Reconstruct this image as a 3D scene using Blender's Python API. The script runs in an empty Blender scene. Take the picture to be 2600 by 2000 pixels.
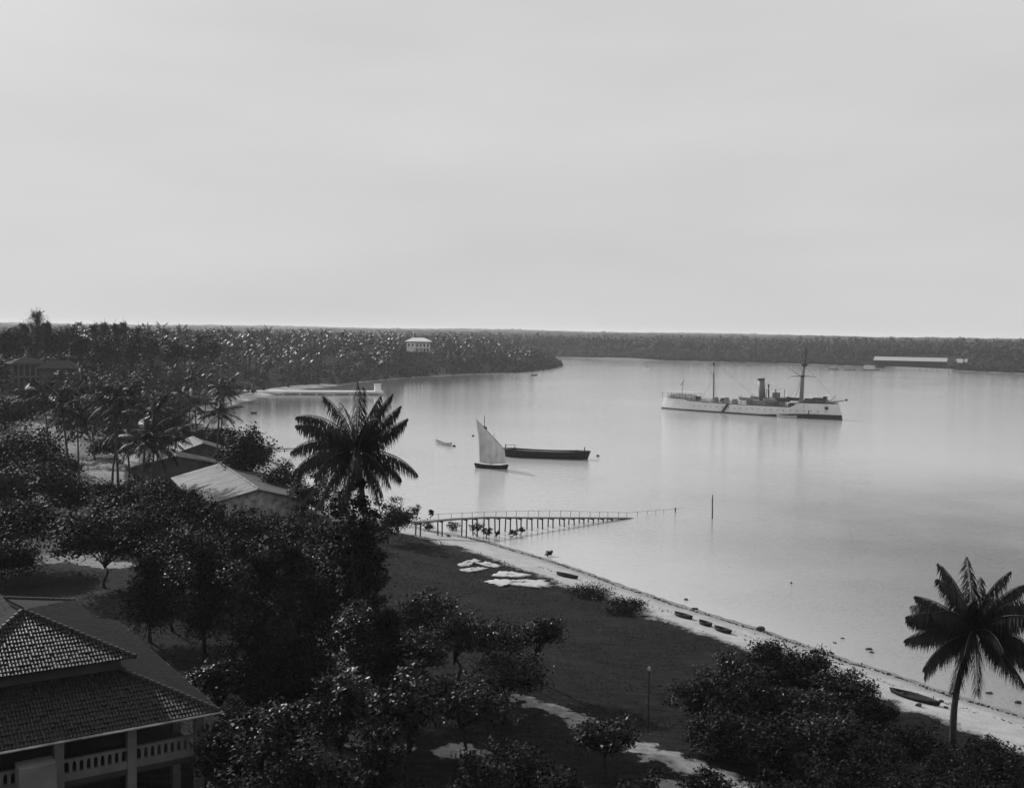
import bpy, math, random
import numpy as np
from mathutils import Vector, Matrix

# ------------------------------------------------------------------ camera, sky, sun, exposure
S = bpy.context.scene
COL = S.collection
F = 2800.0                      # focal length in photograph pixels (2600 wide)
CAMZ = 30.0
PITCH = math.atan(158.0 / F)
ROLL = math.radians(0.83)
ROT = Matrix.Rotation(math.pi / 2 - PITCH, 3, 'X') @ Matrix.Rotation(ROLL, 3, 'Z')
cam = bpy.data.objects.new('camera', bpy.data.cameras.new('camera'))
COL.objects.link(cam)
cam.matrix_world = Matrix.Translation((0, 0, CAMZ)) @ ROT.to_4x4()
cam.data.sensor_width = 36.0
cam.data.lens = 36.0 * F / 2600.0
cam.data.clip_start = 0.5
cam.data.clip_end = 40000.0
S.camera = cam

SUN_AZ = (-0.68, 0.733)          # horizontal direction towards the sun
SUN_EL = math.radians(29)
world = bpy.data.worlds.new('World'); S.world = world; world.use_nodes = True
wn = world.node_tree; wn.nodes.clear()
wo = wn.nodes.new('ShaderNodeOutputWorld'); bg = wn.nodes.new('ShaderNodeBackground')
sky = wn.nodes.new('ShaderNodeTexSky'); sky.sky_type = 'NISHITA'; sky.sun_disc = False
sky.sun_elevation = SUN_EL; sky.sun_rotation = math.atan2(SUN_AZ[0], SUN_AZ[1])
sky.dust_density = 6.0; sky.air_density = 1.0; sky.altitude = 0
bw = wn.nodes.new('ShaderNodeRGBToBW')
flat = wn.nodes.new('ShaderNodeMix'); flat.data_type = 'FLOAT'
flat.inputs[0].default_value = 0.96           # a thin even overcast veils most of the clear sky
wc = wn.nodes.new('ShaderNodeTexCoord')
wmap = wn.nodes.new('ShaderNodeMapping'); wmap.inputs['Scale'].default_value = (1.5, 1.5, 6.0)
wnoise = wn.nodes.new('ShaderNodeTexNoise'); wnoise.inputs['Scale'].default_value = 1.6; wnoise.inputs['Detail'].default_value = 3
wr = wn.nodes.new('ShaderNodeMapRange')
wr.inputs['From Min'].default_value = 0.3; wr.inputs['From Max'].default_value = 0.7
wr.inputs['To Min'].default_value = 5.9; wr.inputs['To Max'].default_value = 6.7
L = wn.links.new
L(sky.outputs[0], bw.inputs[0]); L(bw.outputs[0], flat.inputs[2])
L(wc.outputs['Generated'], wmap.inputs[0]); L(wmap.outputs[0], wnoise.inputs['Vector'])
L(wnoise.outputs[0], wr.inputs[0]); L(wr.outputs[0], flat.inputs[3])
L(flat.outputs[0], bg.inputs['Color']); L(bg.outputs[0], wo.inputs[0])
bg.inputs['Strength'].default_value = 0.10
sun = bpy.data.objects.new('sun', bpy.data.lights.new('sun', 'SUN')); COL.objects.link(sun)
sun.data.energy = 4.0; sun.data.angle = math.radians(1.2); sun.data.color = (1, 1, 1)
sdir = Vector((SUN_AZ[0] * math.cos(SUN_EL), SUN_AZ[1] * math.cos(SUN_EL), math.sin(SUN_EL)))
sun.rotation_euler = sdir.to_track_quat('Z', 'Y').to_euler()
sun.location = (0, 0, 300)
S.view_settings.view_transform = 'Standard'; S.view_settings.look = 'None'
S.view_settings.exposure = 0.0; S.view_settings.gamma = 1.0
S.cycles.use_denoising = True
S.cycles.max_bounces = 8; S.cycles.volume_bounces = 1
S.cycles.transparent_max_bounces = 8

# ------------------------------------------------------------------ projection helpers (photo pixel -> place)
RN = np.array(ROT)
def ray(px, py):
    return RN @ np.array([(px - 1300) / F, -(py - 1000) / F, -1.0])
def P(px, py, z=0.0):
    d = ray(px, py); t = (z - CAMZ) / d[2]
    return np.array([d[0] * t, d[1] * t, z])
def PY(px, py, Y):
    d = ray(px, py); t = Y / d[1]
    return np.array([d[0] * t, Y, CAMZ + d[2] * t])

# ------------------------------------------------------------------ mesh helpers
class MB:
    def __init__(s): s.v = []; s.f = []; s.n = 0
    def add(s, v, f):
        v = np.asarray(v, float).reshape(-1, 3)
        s.v.append(v); s.f.extend([tuple(int(i) + s.n for i in q) for q in f]); s.n += len(v)
        return s
    def box(s, c, d, rz=0.0, taper=1.0):
        hx, hy, hz = d[0] / 2, d[1] / 2, d[2] / 2
        v = []
        for z, k in ((-hz, 1.0), (hz, taper)):
            for x, y in ((-hx, -hy), (hx, -hy), (hx, hy), (-hx, hy)): v.append((x * k, y * k, z))
        v = np.array(v)
        if rz:
            c_, s_ = math.cos(rz), math.sin(rz)
            v = np.column_stack([v[:, 0] * c_ - v[:, 1] * s_, v[:, 0] * s_ + v[:, 1] * c_, v[:, 2]])
        return s.add(v + np.array(c), [(0, 3, 2, 1), (4, 5, 6, 7), (0, 1, 5, 4), (1, 2, 6, 5), (2, 3, 7, 6), (3, 0, 4, 7)])
    def tube(s, pts, rad, n=6, cap=True):
        pts = [np.array(p, float) for p in pts]
        if np.isscalar(rad): rad = [rad] * len(pts)
        V = []; k = len(pts)
        for i, p in enumerate(pts):
            t = pts[min(i + 1, k - 1)] - pts[max(i - 1, 0)]
            t /= (np.linalg.norm(t) + 1e-9)
            a = np.cross(t, (0, 0, 1.0)) if abs(t[2]) < 0.9 else np.cross(t, (1.0, 0, 0))
            a /= np.linalg.norm(a); b = np.cross(t, a)
            for j in range(n):
                an = 2 * math.pi * j / n
                V.append(p + rad[i] * (math.cos(an) * a + math.sin(an) * b))
        fs = [(i * n + j, i * n + (j + 1) % n, (i + 1) * n + (j + 1) % n, (i + 1) * n + j) for i in range(k - 1) for j in range(n)]
        if cap: fs += [tuple(range(n))[::-1], tuple((k - 1) * n + j for j in range(n))]
        return s.add(V, fs)
    def prism(s, poly, z0, z1):
        n = len(poly)
        v = [(p[0], p[1], z0) for p in poly] + [(p[0], p[1], z1) for p in poly]
        return s.add(v, [tuple(range(n))[::-1], tuple(range(n, 2 * n))] + [(i, (i + 1) % n, n + (i + 1) % n, n + i) for i in range(n)])
    def mesh(s, name, mat, smooth=False):
        me = bpy.data.meshes.new(name)
        V = np.concatenate(s.v) if s.v else np.zeros((0, 3))
        me.from_pydata(V.tolist(), [], s.f)
        me.materials.append(mat)
        if smooth: me.polygons.foreach_set('use_smooth', [True] * len(me.polygons))
        me.update()
        return me
    def build(s, name, mat, parent=None, smooth=False):
        return link(name, s.mesh(name, mat, smooth), parent)

def quads_mesh(name, V, mat):
    """V: (n,4,3) array of loose quads"""
    V = np.asarray(V, np.float32); n = len(V)
    me = bpy.data.meshes.new(name)
    me.vertices.add(n * 4); me.vertices.foreach_set('co', V.reshape(-1))
    me.loops.add(n * 4); me.loops.foreach_set('vertex_index', np.arange(n * 4, dtype=np.int32))
    me.polygons.add(n); me.polygons.foreach_set('loop_start', np.arange(0, n * 4, 4, dtype=np.int32))
    me.update(calc_edges=True); me.materials.append(mat)
    return me
def link(name, me, parent=None):
    o = bpy.data.objects.new(name, me); COL.objects.link(o)
    if parent is not None: o.parent = parent
    return o
def tag(o, label=None, cat=None, group=None, kind=None):
    if label: o['label'] = label
    if cat: o['category'] = cat
    if group: o['group'] = group
    if kind: o['kind'] = kind
    return o
def thing(name, label, cat, loc=(0, 0, 0), rz=0.0, group=None):
    o = bpy.data.objects.new(name, None); COL.objects.link(o)
    o.empty_display_size = 0.5
    o.location = [float(c) for c in loc]; o.rotation_euler = (0, 0, rz)
    return tag(o, label, cat, group)
def copy_thing(root, label, loc, rz, scale=1.0, group=None):
    c = root.copy(); COL.objects.link(c)
    c.location = [float(q) for q in loc]; c.rotation_euler = (0, 0, rz)
    c.scale = (scale,) * 3 if np.isscalar(scale) else scale
    c['label'] = label
    if group: c['group'] = group
    for ch in list(root.children):
        d = ch.copy(); COL.objects.link(d); d.parent = c
        for g in list(ch.children):
            e = g.copy(); COL.objects.link(e); e.parent = d
    return c

# ------------------------------------------------------------------ materials (a monochrome plate: greys only)
def mat(name, v, rough=0.8, spec=0.3, noise=None, bump=None, metal=0.0, trans=0.0):
    """noise=(scale, low factor, high factor), bump=(scale, strength)"""
    m = bpy.data.materials.new(name); m.use_nodes = True
    nt = m.node_tree; b = nt.nodes['Principled BSDF']
    b.inputs['Base Color'].default_value = (v, v, v, 1); b.inputs['Roughness'].default_value = rough
    b.inputs['Specular IOR Level'].default_value = spec; b.inputs['Metallic'].default_value = metal
    tc = nt.nodes.new('ShaderNodeTexCoord')
    if noise:
        n = nt.nodes.new('ShaderNodeTexNoise'); n.inputs['Scale'].default_value = noise[0]; n.inputs['Detail'].default_value = 5
        r = nt.nodes.new('ShaderNodeMapRange'); r.inputs['From Min'].default_value = .3; r.inputs['From Max'].default_value = .7
        r.inputs['To Min'].default_value = v * noise[1]; r.inputs['To Max'].default_value = v * noise[2]
        nt.links.new(tc.outputs['Object'], n.inputs['Vector']); nt.links.new(n.outputs[0], r.inputs[0])
        nt.links.new(r.outputs[0], b.inputs['Base Color'])
    if bump:
        n = nt.nodes.new('ShaderNodeTexNoise'); n.inputs['Scale'].default_value = bump[0]; n.inputs['Detail'].default_value = 4
        bp = nt.nodes.new('ShaderNodeBump'); bp.inputs['Strength'].default_value = bump[1]; bp.inputs['Distance'].default_value = .05
        nt.links.new(tc.outputs['Object'], n.inputs['Vector']); nt.links.new(n.outputs[0], bp.inputs['Height'])
        nt.links.new(bp.outputs[0], b.inputs['Normal'])
    return m
def leafmat(name, v, rough=0.5, spec=0.35, var=0.5):
    m = bpy.data.materials.new(name); m.use_nodes = True
    nt = m.node_tree; b = nt.nodes['Principled BSDF']
    b.inputs['Roughness'].default_value = rough; b.inputs['Specular IOR Level'].default_value = spec
    g = nt.nodes.new('ShaderNodeNewGeometry')
    r = nt.nodes.new('ShaderNodeMapRange'); r.inputs['To Min'].default_value = v * (1 - var); r.inputs['To Max'].default_value = v * (1 + var)
    nt.links.new(g.outputs['Random Per Island'], r.inputs[0]); nt.links.new(r.outputs[0], b.inputs['Base Color'])
    return m
M = dict(
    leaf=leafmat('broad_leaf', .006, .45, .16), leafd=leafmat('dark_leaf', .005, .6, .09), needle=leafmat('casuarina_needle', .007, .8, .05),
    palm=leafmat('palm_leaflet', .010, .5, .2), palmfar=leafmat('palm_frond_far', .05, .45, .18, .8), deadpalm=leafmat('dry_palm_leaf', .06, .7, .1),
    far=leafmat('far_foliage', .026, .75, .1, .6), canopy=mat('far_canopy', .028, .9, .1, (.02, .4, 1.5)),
    bark=mat('bark', .025, .9, .1, (6, .6, 1.4), (20, .5)), palmbark=mat('palm_bark', .05, .9, .1, (3, .6, 1.3), (14, .6)),
    rachis=mat('frond_stalk', .03, .6, .2),
    shipwhite=mat('ship_white_paint', .65, .45, .4, (.35, .86, 1.04)), shipdark=mat('ship_black_paint', .02, .5, .4), shipbuff=mat('ship_funnel_paint', .12, .5, .3, (1, .8, 1.2)),
    shipdeck=mat('ship_deck', .22, .8, .2), rope=mat('rope', .10, .9, .1), shipgrey=mat('ship_mast_paint', .16, .6, .3), canvas=mat('awning_canvas', .62, .9, .1, (1.5, .8, 1.1)),
    sail=mat('sailcloth', .46, .9, .1, (.5, .72, 1.15), (6, .25)), tar=mat('tarred_wood', .015, .7, .2, (2, .6, 1.6)), oldwood=mat('weathered_wood', .07, .85, .15, (5, .5, 1.5)),
    deckwood=mat('jetty_boards', .10, .85, .15, (2, .6, 1.3)), boatwhite=mat('boat_paint', .36, .5, .3, (2, .8, 1.1)), iron=mat('iron', .03, .6, .4),
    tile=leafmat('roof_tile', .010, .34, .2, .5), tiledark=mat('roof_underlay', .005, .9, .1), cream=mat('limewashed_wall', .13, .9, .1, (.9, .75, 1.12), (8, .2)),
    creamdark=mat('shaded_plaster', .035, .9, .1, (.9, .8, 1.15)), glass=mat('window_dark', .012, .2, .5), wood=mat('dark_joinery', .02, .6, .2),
    plaster=mat('old_plaster', .30, .9, .1, (1.1, .35, 1.3), (6, .3)), plasterdk=mat('dark_plaster', .06, .9, .1, (.8, .6, 1.4)),  # a pale and a darker plaster, both with mottled tone
    iron_roof=mat('sheet_iron', .075, .6, .3, (.5, .65, 1.3)), farwhite=mat('whitewash', .75, .8, .2, (.15, .85, 1.05)), fargrey=mat('white_roof', .6, .8, .2),
    cloth=mat('linen', .45, .95, .05, (1.2, .85, 1.05), (3, .4)), rock=mat('stone', .05, .9, .1, (4, .6, 1.5), (8, .5)), weed=mat('wrack', .02, .9, .1),
    grass=leafmat('grass_blade', .018, .8, .08, .7), pier=mat('pier_masonry', .5, .85, .1, (.5, .8, 1.1)), limewash=mat('fresh_limewash', .82, .85, .1, (.4, .85, 1.05)), dimplaster=mat('dim_plaster', .11, .9, .1, (1, .7, 1.2)), thatch=mat('thatch', .10, .95, .05, (3, .6, 1.4)),
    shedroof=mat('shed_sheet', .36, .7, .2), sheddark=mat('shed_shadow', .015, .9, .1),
)

def translucent(m, f, v):
    nt = m.node_tree; b = nt.nodes['Principled BSDF']; o = nt.nodes['Material Output']
    tr = nt.nodes.new('ShaderNodeBsdfTranslucent'); tr.inputs[0].default_value = (v, v, v, 1); mx = nt.nodes.new('ShaderNodeMixShader'); mx.inputs[0].default_value = f
    nt.links.new(b.outputs[0], mx.inputs[1]); nt.links.new(tr.outputs[0], mx.inputs[2]); nt.links.new(mx.outputs[0], o.inputs[0])
translucent(M['sail'], .4, .7); translucent(M['canvas'], .3, .6); translucent(M['grass'], .55, .03)

# ------------------------------------------------------------------ the shore, the terrain, the water
SHORE_PX = [(3600, 2180), (2598, 1816), (2400, 1757), (2277, 1713), (2153, 1676), (1997, 1620), (1931, 1597), (1898, 1587), (1742, 1540),
            (1593, 1490), (1466, 1444), (1371, 1413), (1218, 1368), (1136, 1353), (1060, 1338), (990, 1322), (900, 1296), (800, 1242),
            (740, 1202), (690, 1168), (620, 1140), (540, 1100), (563, 1062), (552, 1040), (600, 1026), (676, 1007), (735, 994), (790, 986),
            (850, 980), (900, 972), (1000, 962), (1100, 955), (1188, 950), (1257, 948), (1328, 947), (1400, 939), (1428, 931), (1420, 921),
            (1390, 916), (1300, 911), (1200, 908), (1430, 906.5), (1690, 915), (1950, 921), (2200, 930), (2380, 938), (2480, 943), (2600, 948), (3600, 990)]
POLY = np.array([P(a, b, 0)[:2] for a, b in SHORE_PX])
def sdist(x, y):
    """signed distance to the water: positive on land"""
    x = np.asarray(x, float); y = np.asarray(y, float)
    best = np.full(x.shape, 1e18); inside = np.zeros(x.shape, bool)
    n = len(POLY)
    for i in range(n):
        ax, ay = POLY[i]; bx, by = POLY[(i + 1) % n]
        ex, ey = bx - ax, by - ay
        t = np.clip(((x - ax) * ex + (y - ay) * ey) / (ex * ex + ey * ey), 0, 1)
        d = (x - ax - t * ex) ** 2 + (y - ay - t * ey) ** 2
        best = np.minimum(best, d)
        cond = ((ay > y) != (by > y)) & (x < (bx - ax) * (y - ay) / ((by - ay) + 1e-12) + ax)
        inside ^= cond
    d = np.sqrt(best)
    return np.where(inside, -d, d)
def sm(t):
    t = np.clip(t, 0, 1); return t * t * (3 - 2 * t)
def gz(x, y, sd=None):
    x = np.asarray(x, float); y = np.asarray(y, float)
    if sd is None: sd = sdist(x, y)
    z = np.where(sd < 0, np.maximum(sd * .06, -3.0), np.minimum(sd, 8) * .125)
    z = z + 2.3 * sm((sd - 8) / 55)
    z = z + 7.5 * sm((y - 190) / 230) * sm((sd - 4) / 80)
    z = z + 8.0 * sm((y - 1250) / 2600) * sm(sd / 200)
    ridge = np.exp(-((x + 1000) / 1500) ** 2)
    z = z + (18 * ridge + 5 * np.sin(x * .0016) + 4 * np.sin(x * .0043 + 2)) * sm((y - 4200) / 2500)
    und = .16 * np.sin(x * .31 + 1.3 * np.sin(y * .17)) + .13 * np.sin(y * .37 + 1.1 * np.sin(x * .23)) + .05 * np.sin(x * 1.1 + y * .7)
    return z + und * sm((sd - 4) / 10)
def G(px, py):
    z = 2.0
    for _ in range(12):
        p = P(px, py, z); z = float(gz(p[0], p[1]))
    return np.array([p[0], p[1], z])

xs = np.unique(np.concatenate([np.arange(-130, 92, 1.5), np.arange(-1200, 1201, 14), np.arange(-14000, 14001, 700)]))
ys = np.unique(np.concatenate([np.arange(-600, -30, 57.0), np.arange(-30, 262, 1.5), np.arange(262, 1250, 10), np.arange(1250, 3000, 90), np.arange(3000, 14001, 500)]))
GX, GY = np.meshgrid(xs, ys)
SD = sdist(GX, GY); GZ = gz(GX, GY, SD)
def polydist(x, y, pts):
    best = np.full(x.shape, 1e18)
    for (ax, ay), (bx, by) in zip(pts[:-1], pts[1:]):
        ex, ey = bx - ax, by - ay
        t = np.clip(((x - ax) * ex + (y - ay) * ey) / (ex * ex + ey * ey + 1e-9), 0, 1)
        best = np.minimum(best, (x - ax - t * ex) ** 2 + (y - ay - t * ey) ** 2)
    return np.sqrt(best)
# bare sandy tracks and open yards, plus painted sunlit flecks under the trees
TRACKS_FLECKS = [([(1140, 1908), (1200, 1904)], 1.2), ([(1320, 1772), (1390, 1795), (1480, 1822)], .9), ([(1480, 1840), (1640, 1905), (1760, 1950), (1900, 2000)], 1.3),
          ([(1690, 2000), (1740, 2010)], 1.6), ([(60, 1050), (140, 1065), (170, 1110), (130, 1135)], 7), ([(150, 1075), (300, 1140), (420, 1160)], 5),
          ([(120, 1265), (230, 1262), (330, 1275)], 3.0), ([(150, 1305), (190, 1330), (130, 1385), (40, 1410), (-60, 1412)], 4.0), ([(200, 1420), (300, 1435)], 2.0),
          ([(270, 1200), (330, 1225)], 3), ([(590, 1010), (640, 1012)], 8), ([(530, 1030), (560, 1080)], 8), ([(440, 1265), (520, 1280)], 3), ([(860, 1600), (900, 1615)], 1.2), ([(600, 1480), (760, 1560), (870, 1640), (960, 1760)], 1.5), ([(450, 1400), (560, 1440)], 2.0), ([(700, 1800), (860, 1850), (1000, 1900)], 1.2),  # streaks under the foreground trees stand in for sunlit flecks
          ([(0, 1448), (130, 1425), (260, 1405)], 1.0)]
sand = np.zeros(GX.shape)
for pts, w in TRACKS_FLECKS:
    wp = [G(a, b)[:2] for a, b in pts]
    sand = np.maximum(sand, sm((w * 1.5 - polydist(GX, GY, wp)) / (w * .8)))
sand = np.maximum(sand, .55 * sm((GY - 150) / 60) * sm((-40 - GX) / 20) * sm((330 - GY) / 100))
# rough grass yard behind the bungalow, its sunlight painted as a paler tone
yard = [G(*q)[:2] for q in ((90, 1530), (170, 1510), (230, 1550))]
dry = sm((7 - polydist(GX, GY, yard)) / 4)
def grid_mesh(name, X, Y, Z, m):
    ny, nx = X.shape
    me = bpy.data.meshes.new(name)
    me.vertices.add(nx * ny); me.vertices.foreach_set('co', np.stack([X, Y, Z], -1).astype(np.float32).reshape(-1))
    i = (np.arange(ny - 1)[:, None] * nx + np.arange(nx - 1)[None]).reshape(-1)
    q = np.stack([i, i + 1, i + nx + 1, i + nx], -1).astype(np.int32)
    me.loops.add(q.size); me.loops.foreach_set('vertex_index', q.reshape(-1))
    me.polygons.add(len(q)); me.polygons.foreach_set('loop_start', np.arange(0, q.size, 4, dtype=np.int32))
    me.update(calc_edges=True); me.polygons.foreach_set('use_smooth', [True] * len(q)); me.materials.append(m)
    return me
def set_attr(me, name, arr):
    a = me.attributes.new(name, 'FLOAT', 'POINT'); a.data.foreach_set('value', np.asarray(arr, np.float32).reshape(-1))

def nodes_of(name):
    m = bpy.data.materials.new(name); m.use_nodes = True
    nt = m.node_tree
    def N(t, **kw):
        n = nt.nodes.new(t)
        for k, v in kw.items():
            if k in n.inputs: n.inputs[k].default_value = v
            else: setattr(n, k, v)
        return n
    def mr(src, a, b, c, d):
        n = N('ShaderNodeMapRange'); nt.links.new(src, n.inputs[0])
        for i, v in enumerate((a, b, c, d)): n.inputs[i + 1].default_value = v
        return n.outputs[0]
    def math_(op, a, b):
        n = N('ShaderNodeMath', operation=op)
        for i, v in enumerate((a, b)):
            if isinstance(v, (int, float)): n.inputs[i].default_value = v
            else: nt.links.new(v, n.inputs[i])
        return n.outputs[0]
    def mix(f, a, b):
        n = N('ShaderNodeMix', data_type='FLOAT')
        for i, v in ((0, f), (2, a), (3, b)):
            if isinstance(v, (int, float)): n.inputs[i].default_value = v
            else: nt.links.new(v, n.inputs[i])
        return n.outputs[0]
    def noise(vec, scale, detail=4):
        n = N('ShaderNodeTexNoise', Scale=scale, Detail=detail); nt.links.new(vec, n.inputs['Vector']); return n.outputs[0]
    return m, nt, N, mr, math_, mix, noise

gm, nt, N, mr, math_, mix, noise = nodes_of('ground')
b = nt.nodes['Principled BSDF']; b.inputs['Roughness'].default_value = .95; b.inputs['Specular IOR Level'].default_value = .1
geo = N('ShaderNodeNewGeometry').outputs['Position']
a_sd = N('ShaderNodeAttribute', attribute_name='shore').outputs['Fac']
a_sa = N('ShaderNodeAttribute', attribute_name='sand').outputs['Fac']
a_lit = N('ShaderNodeAttribute', attribute_name='dry').outputs['Fac']
n1 = noise(geo, .35); n2 = noise(geo, 1.6); n3 = noise(geo, 7.0, 3); n4 = noise(geo, .09)
edge = math_('ADD', a_sd, math_('MULTIPLY', math_('SUBTRACT', n1, .5), 5.0))
edge = math_('ADD', edge, math_('MULTIPLY', math_('SUBTRACT', n2, .5), 2.0))
isgrass = mr(math_('SUBTRACT', edge, N('ShaderNodeAttribute', attribute_name='edge').outputs['Fac']), -.6, .6, 0, 1)
grassv = mr(math_('ADD', math_('MULTIPLY', n2, .6), math_('MULTIPLY', n3, .4)), .3, .7, .002, .014)
grassv = mix(mr(n4, .4, .65, 0, .35), grassv, .007)
st = N('ShaderNodeMapping'); st.inputs['Scale'].default_value = (.5, 2.2, 1); nt.links.new(geo, st.inputs['Vector'])
grassv = math_('MULTIPLY', grassv, mr(noise(st.outputs[0], .9, 5), .35, .65, .45, 1.7))
dirtv = mr(n2, .3, .7, .13, .27)
sandthr = math_('ADD', math_('ADD', a_sa, math_('MULTIPLY', math_('SUBTRACT', n1, .5), 1.0)), math_('MULTIPLY', math_('SUBTRACT', n2, .5), 1.1))
inland = mix(mr(sandthr, .45, .62, 0, 1), grassv, dirtv)
inland = mix(math_('MULTIPLY', a_lit, mr(n2, .35, .6, .3, 1)), inland, .030)  # sunlit yard grass put into the colour
wet = mr(a_sd, -.5, 3.2, .17, .40)
sandv = math_('MULTIPLY', wet, mr(n3, .3, .7, .86, 1.06))
sandv = math_('MULTIPLY', sandv, mr(noise(geo, .7), .3, .7, .82, 1.08))
nt.links.new(mix(isgrass, sandv, inland), b.inputs['Base Color'])
bp = N('ShaderNodeBump', Strength=.6, Distance=.15); nt.links.new(n3, bp.inputs['Height']); nt.links.new(bp.outputs[0], b.inputs['Normal'])
EDGE = np.where(GY < 250, 8.7, 1.0)
spit = [G(*q)[:2] for q in ((585, 1012), (640, 1010), (700, 989), (765, 979))]
EDGE = np.where(polydist(GX, GY, spit) < 26, 10.0, EDGE)
gme = grid_mesh('ground', GX, GY, GZ, gm)
for k_, a_ in (('shore', SD), ('sand', sand), ('dry', dry), ('edge', EDGE)): set_attr(gme, k_, a_)
tag(link('ground', gme), 'grassy and sandy shore land with beach and wooded plain', kind='structure')

wm, nt, N, mr, math_, mix, noise = nodes_of('water')
b = nt.nodes['Principled BSDF']; b.inputs['IOR'].default_value = 1.33; b.inputs['Specular IOR Level'].default_value = .5
geo = N('ShaderNodeNewGeometry').outputs['Position']
nb = noise(geo, .012, 3)
v = math_('MULTIPLY', N('ShaderNodeAttribute', attribute_name='silt_falloff').outputs['Fac'], mr(nb, .35, .65, .94, 1.05))
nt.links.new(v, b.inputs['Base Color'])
nt.links.new(mr(nb, .35, .65, .03, .08), b.inputs['Roughness'])
mp = N('ShaderNodeMapping'); mp.inputs['Scale'].default_value = (1.0, 1.9, 1.0); mp.inputs['Rotation'].default_value = (0, 0, .35)
nt.links.new(geo, mp.inputs['Vector'])
h = math_('ADD', math_('MULTIPLY', noise(mp.outputs[0], .55, 3), 1.0), math_('MULTIPLY', noise(mp.outputs[0], 2.2, 2), .35))
wind = mr(noise(geo, .035, 3), .38, .62, .25, 1.0)
rip = math_('MULTIPLY', math_('ADD', noise(mp.outputs[0], 1.3, 3), math_('MULTIPLY', noise(mp.outputs[0], 3.1, 2), .5)), math_('MULTIPLY', wind, 1.6))
h = math_('ADD', h, math_('MULTIPLY', rip, N('ShaderNodeAttribute', attribute_name='ripple').outputs['Fac']))
h = math_('MULTIPLY', h, N('ShaderNodeAttribute', attribute_name='chop').outputs['Fac'])
bp = N('ShaderNodeBump', Strength=.5, Distance=.10); nt.links.new(h, bp.inputs['Height']); nt.links.new(bp.outputs[0], b.inputs['Normal'])
wx = np.unique(np.concatenate([np.arange(-130, 130, 4.0), np.arange(-1400, 1401, 25), [-3000, 3000]]))
wy = np.unique(np.concatenate([np.arange(20, 262, 4.0), np.arange(262, 1700, 25)]))
WX, WY = np.meshgrid(wx, wy)
wme = grid_mesh('water', WX, WY, np.zeros(WX.shape), wm); set_attr(wme, 'silt_falloff', .44 - .33 * sm((WX - 8) / 52) * sm((290 - WY) / 150) - .10 * sm((WX - 60) / 140) - .28 * sm((WY - 300) / 160) * sm((20 - WX) / 60))   # silty flats by the jetty; lens falloff painted as darker water to the right
set_attr(wme, 'ripple', .12 + .88 * sm((WX + 15) / 50) * sm((300 - WY) / 160))
set_attr(wme, 'chop', 1 - .75 * sm((WY - 260) / 160) * sm((0 - WX) / 60))
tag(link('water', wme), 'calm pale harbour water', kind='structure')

# ------------------------------------------------------------------ vegetation generators
def rng(seed): return np.random.default_rng(seed)
def leaf_quads(r, centers, normals, size, aspect=.5):
    """kite leaves: centers (n,3), normals (n,3), size (n,)"""
    n = len(centers)
    nn = normals / (np.linalg.norm(normals, axis=1, keepdims=True) + 1e-9)
    rd = r.normal(size=(n, 3)); u = np.cross(nn, rd); u /= (np.linalg.norm(u, axis=1, keepdims=True) + 1e-9)
    w = np.cross(nn, u); s = size[:, None]
    return np.stack([centers - u * s, centers + w * s * aspect + u * s * .15, centers + u * s, centers - w * s * aspect + u * s * .15], 1)
def crown_broad(seed, R, H, nclump, nleaf, leaf, flat=.55, low=-.25, out=.72, tiers=0):
    r = rng(seed); d = r.normal(size=(nclump, 3)); d /= np.linalg.norm(d, axis=1, keepdims=True)
    d[:, 2] = np.where(d[:, 2] < low, -d[:, 2], d[:, 2])
    lump = .8 + .28 * np.sin(d[:, 0] * 3 + seed) * np.cos(d[:, 1] * 4 + seed * 1.7) + .1 * r.normal(size=nclump)
    rad = (r.uniform(out - .3, 1.0, nclump)) * lump
    C = d * rad[:, None] * np.array([R, R, H])
    if tiers: C[:, 2] = np.round(C[:, 2] / (H / tiers)) * (H / tiers) + r.normal(size=nclump) * .12
    cr = R * r.uniform(.16, .30, nclump)
    q = r.normal(size=(nclump, nleaf, 3)) * cr[:, None, None] * np.array([.62, .62, .62 * flat])
    cen = (C[:, None] + q).reshape(-1, 3)
    nor = (q * .8).reshape(-1, 3) / R + r.normal(size=(nclump * nleaf, 3)) * .5 + np.array([0, 0, .75])
    return leaf_quads(r, cen, nor, leaf * r.uniform(.6, 1.3, nclump * nleaf)), C
def broad_tree(name, label, cat, seed, R, H, ht, nclump=60, nleaf=110, leaf=.16, m='leaf', loc=(0, 0, 0), group=None, flat=.55, low=-.25, tiers=0, rz=0):
    """H = half height of the crown, ht = height of the crown centre over the base"""
    t = thing(name, label, cat, loc, rz, group)
    q, C = crown_broad(seed, R, H, nclump, nleaf, leaf, flat, low, tiers=tiers)
    q = q + np.array([0, 0, ht], np.float32)
    q[..., 2] = np.maximum(q[..., 2], .05)
    link('crown', quads_mesh('crown', q, M[m]), t)
    r = random.Random(seed); tr = max(.10, ht * .035); mb = MB()
    bend = [(r.uniform(-.25, .25) * k, r.uniform(-.25, .25) * k) for k in range(4)]
    top = max(ht - H * .45, ht * .45)
    pts = [(bend[k][0], bend[k][1], -.4 + (top + .4) * k / 3) for k in range(4)]
    mb.tube(pts, [tr * 1.5, tr, tr * .85, tr * .7], 7)
    for c in C[::max(1, len(C) // 9)][:9]:
        e = np.array(c) * .85 + np.array([0, 0, ht]); s0 = np.array(pts[3]) * r.uniform(.75, 1.0); s0[2] = pts[3][2] * r.uniform(.7, 1)
        midp = (s0 + e) / 2 + np.array([r.uniform(-.3, .3), r.uniform(-.3, .3), .15])
        mb.tube([s0, midp, e], [tr * .55, tr * .35, tr * .12], 5)
    mb.build('trunk', M['bark'], t, True)
    return t
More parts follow.
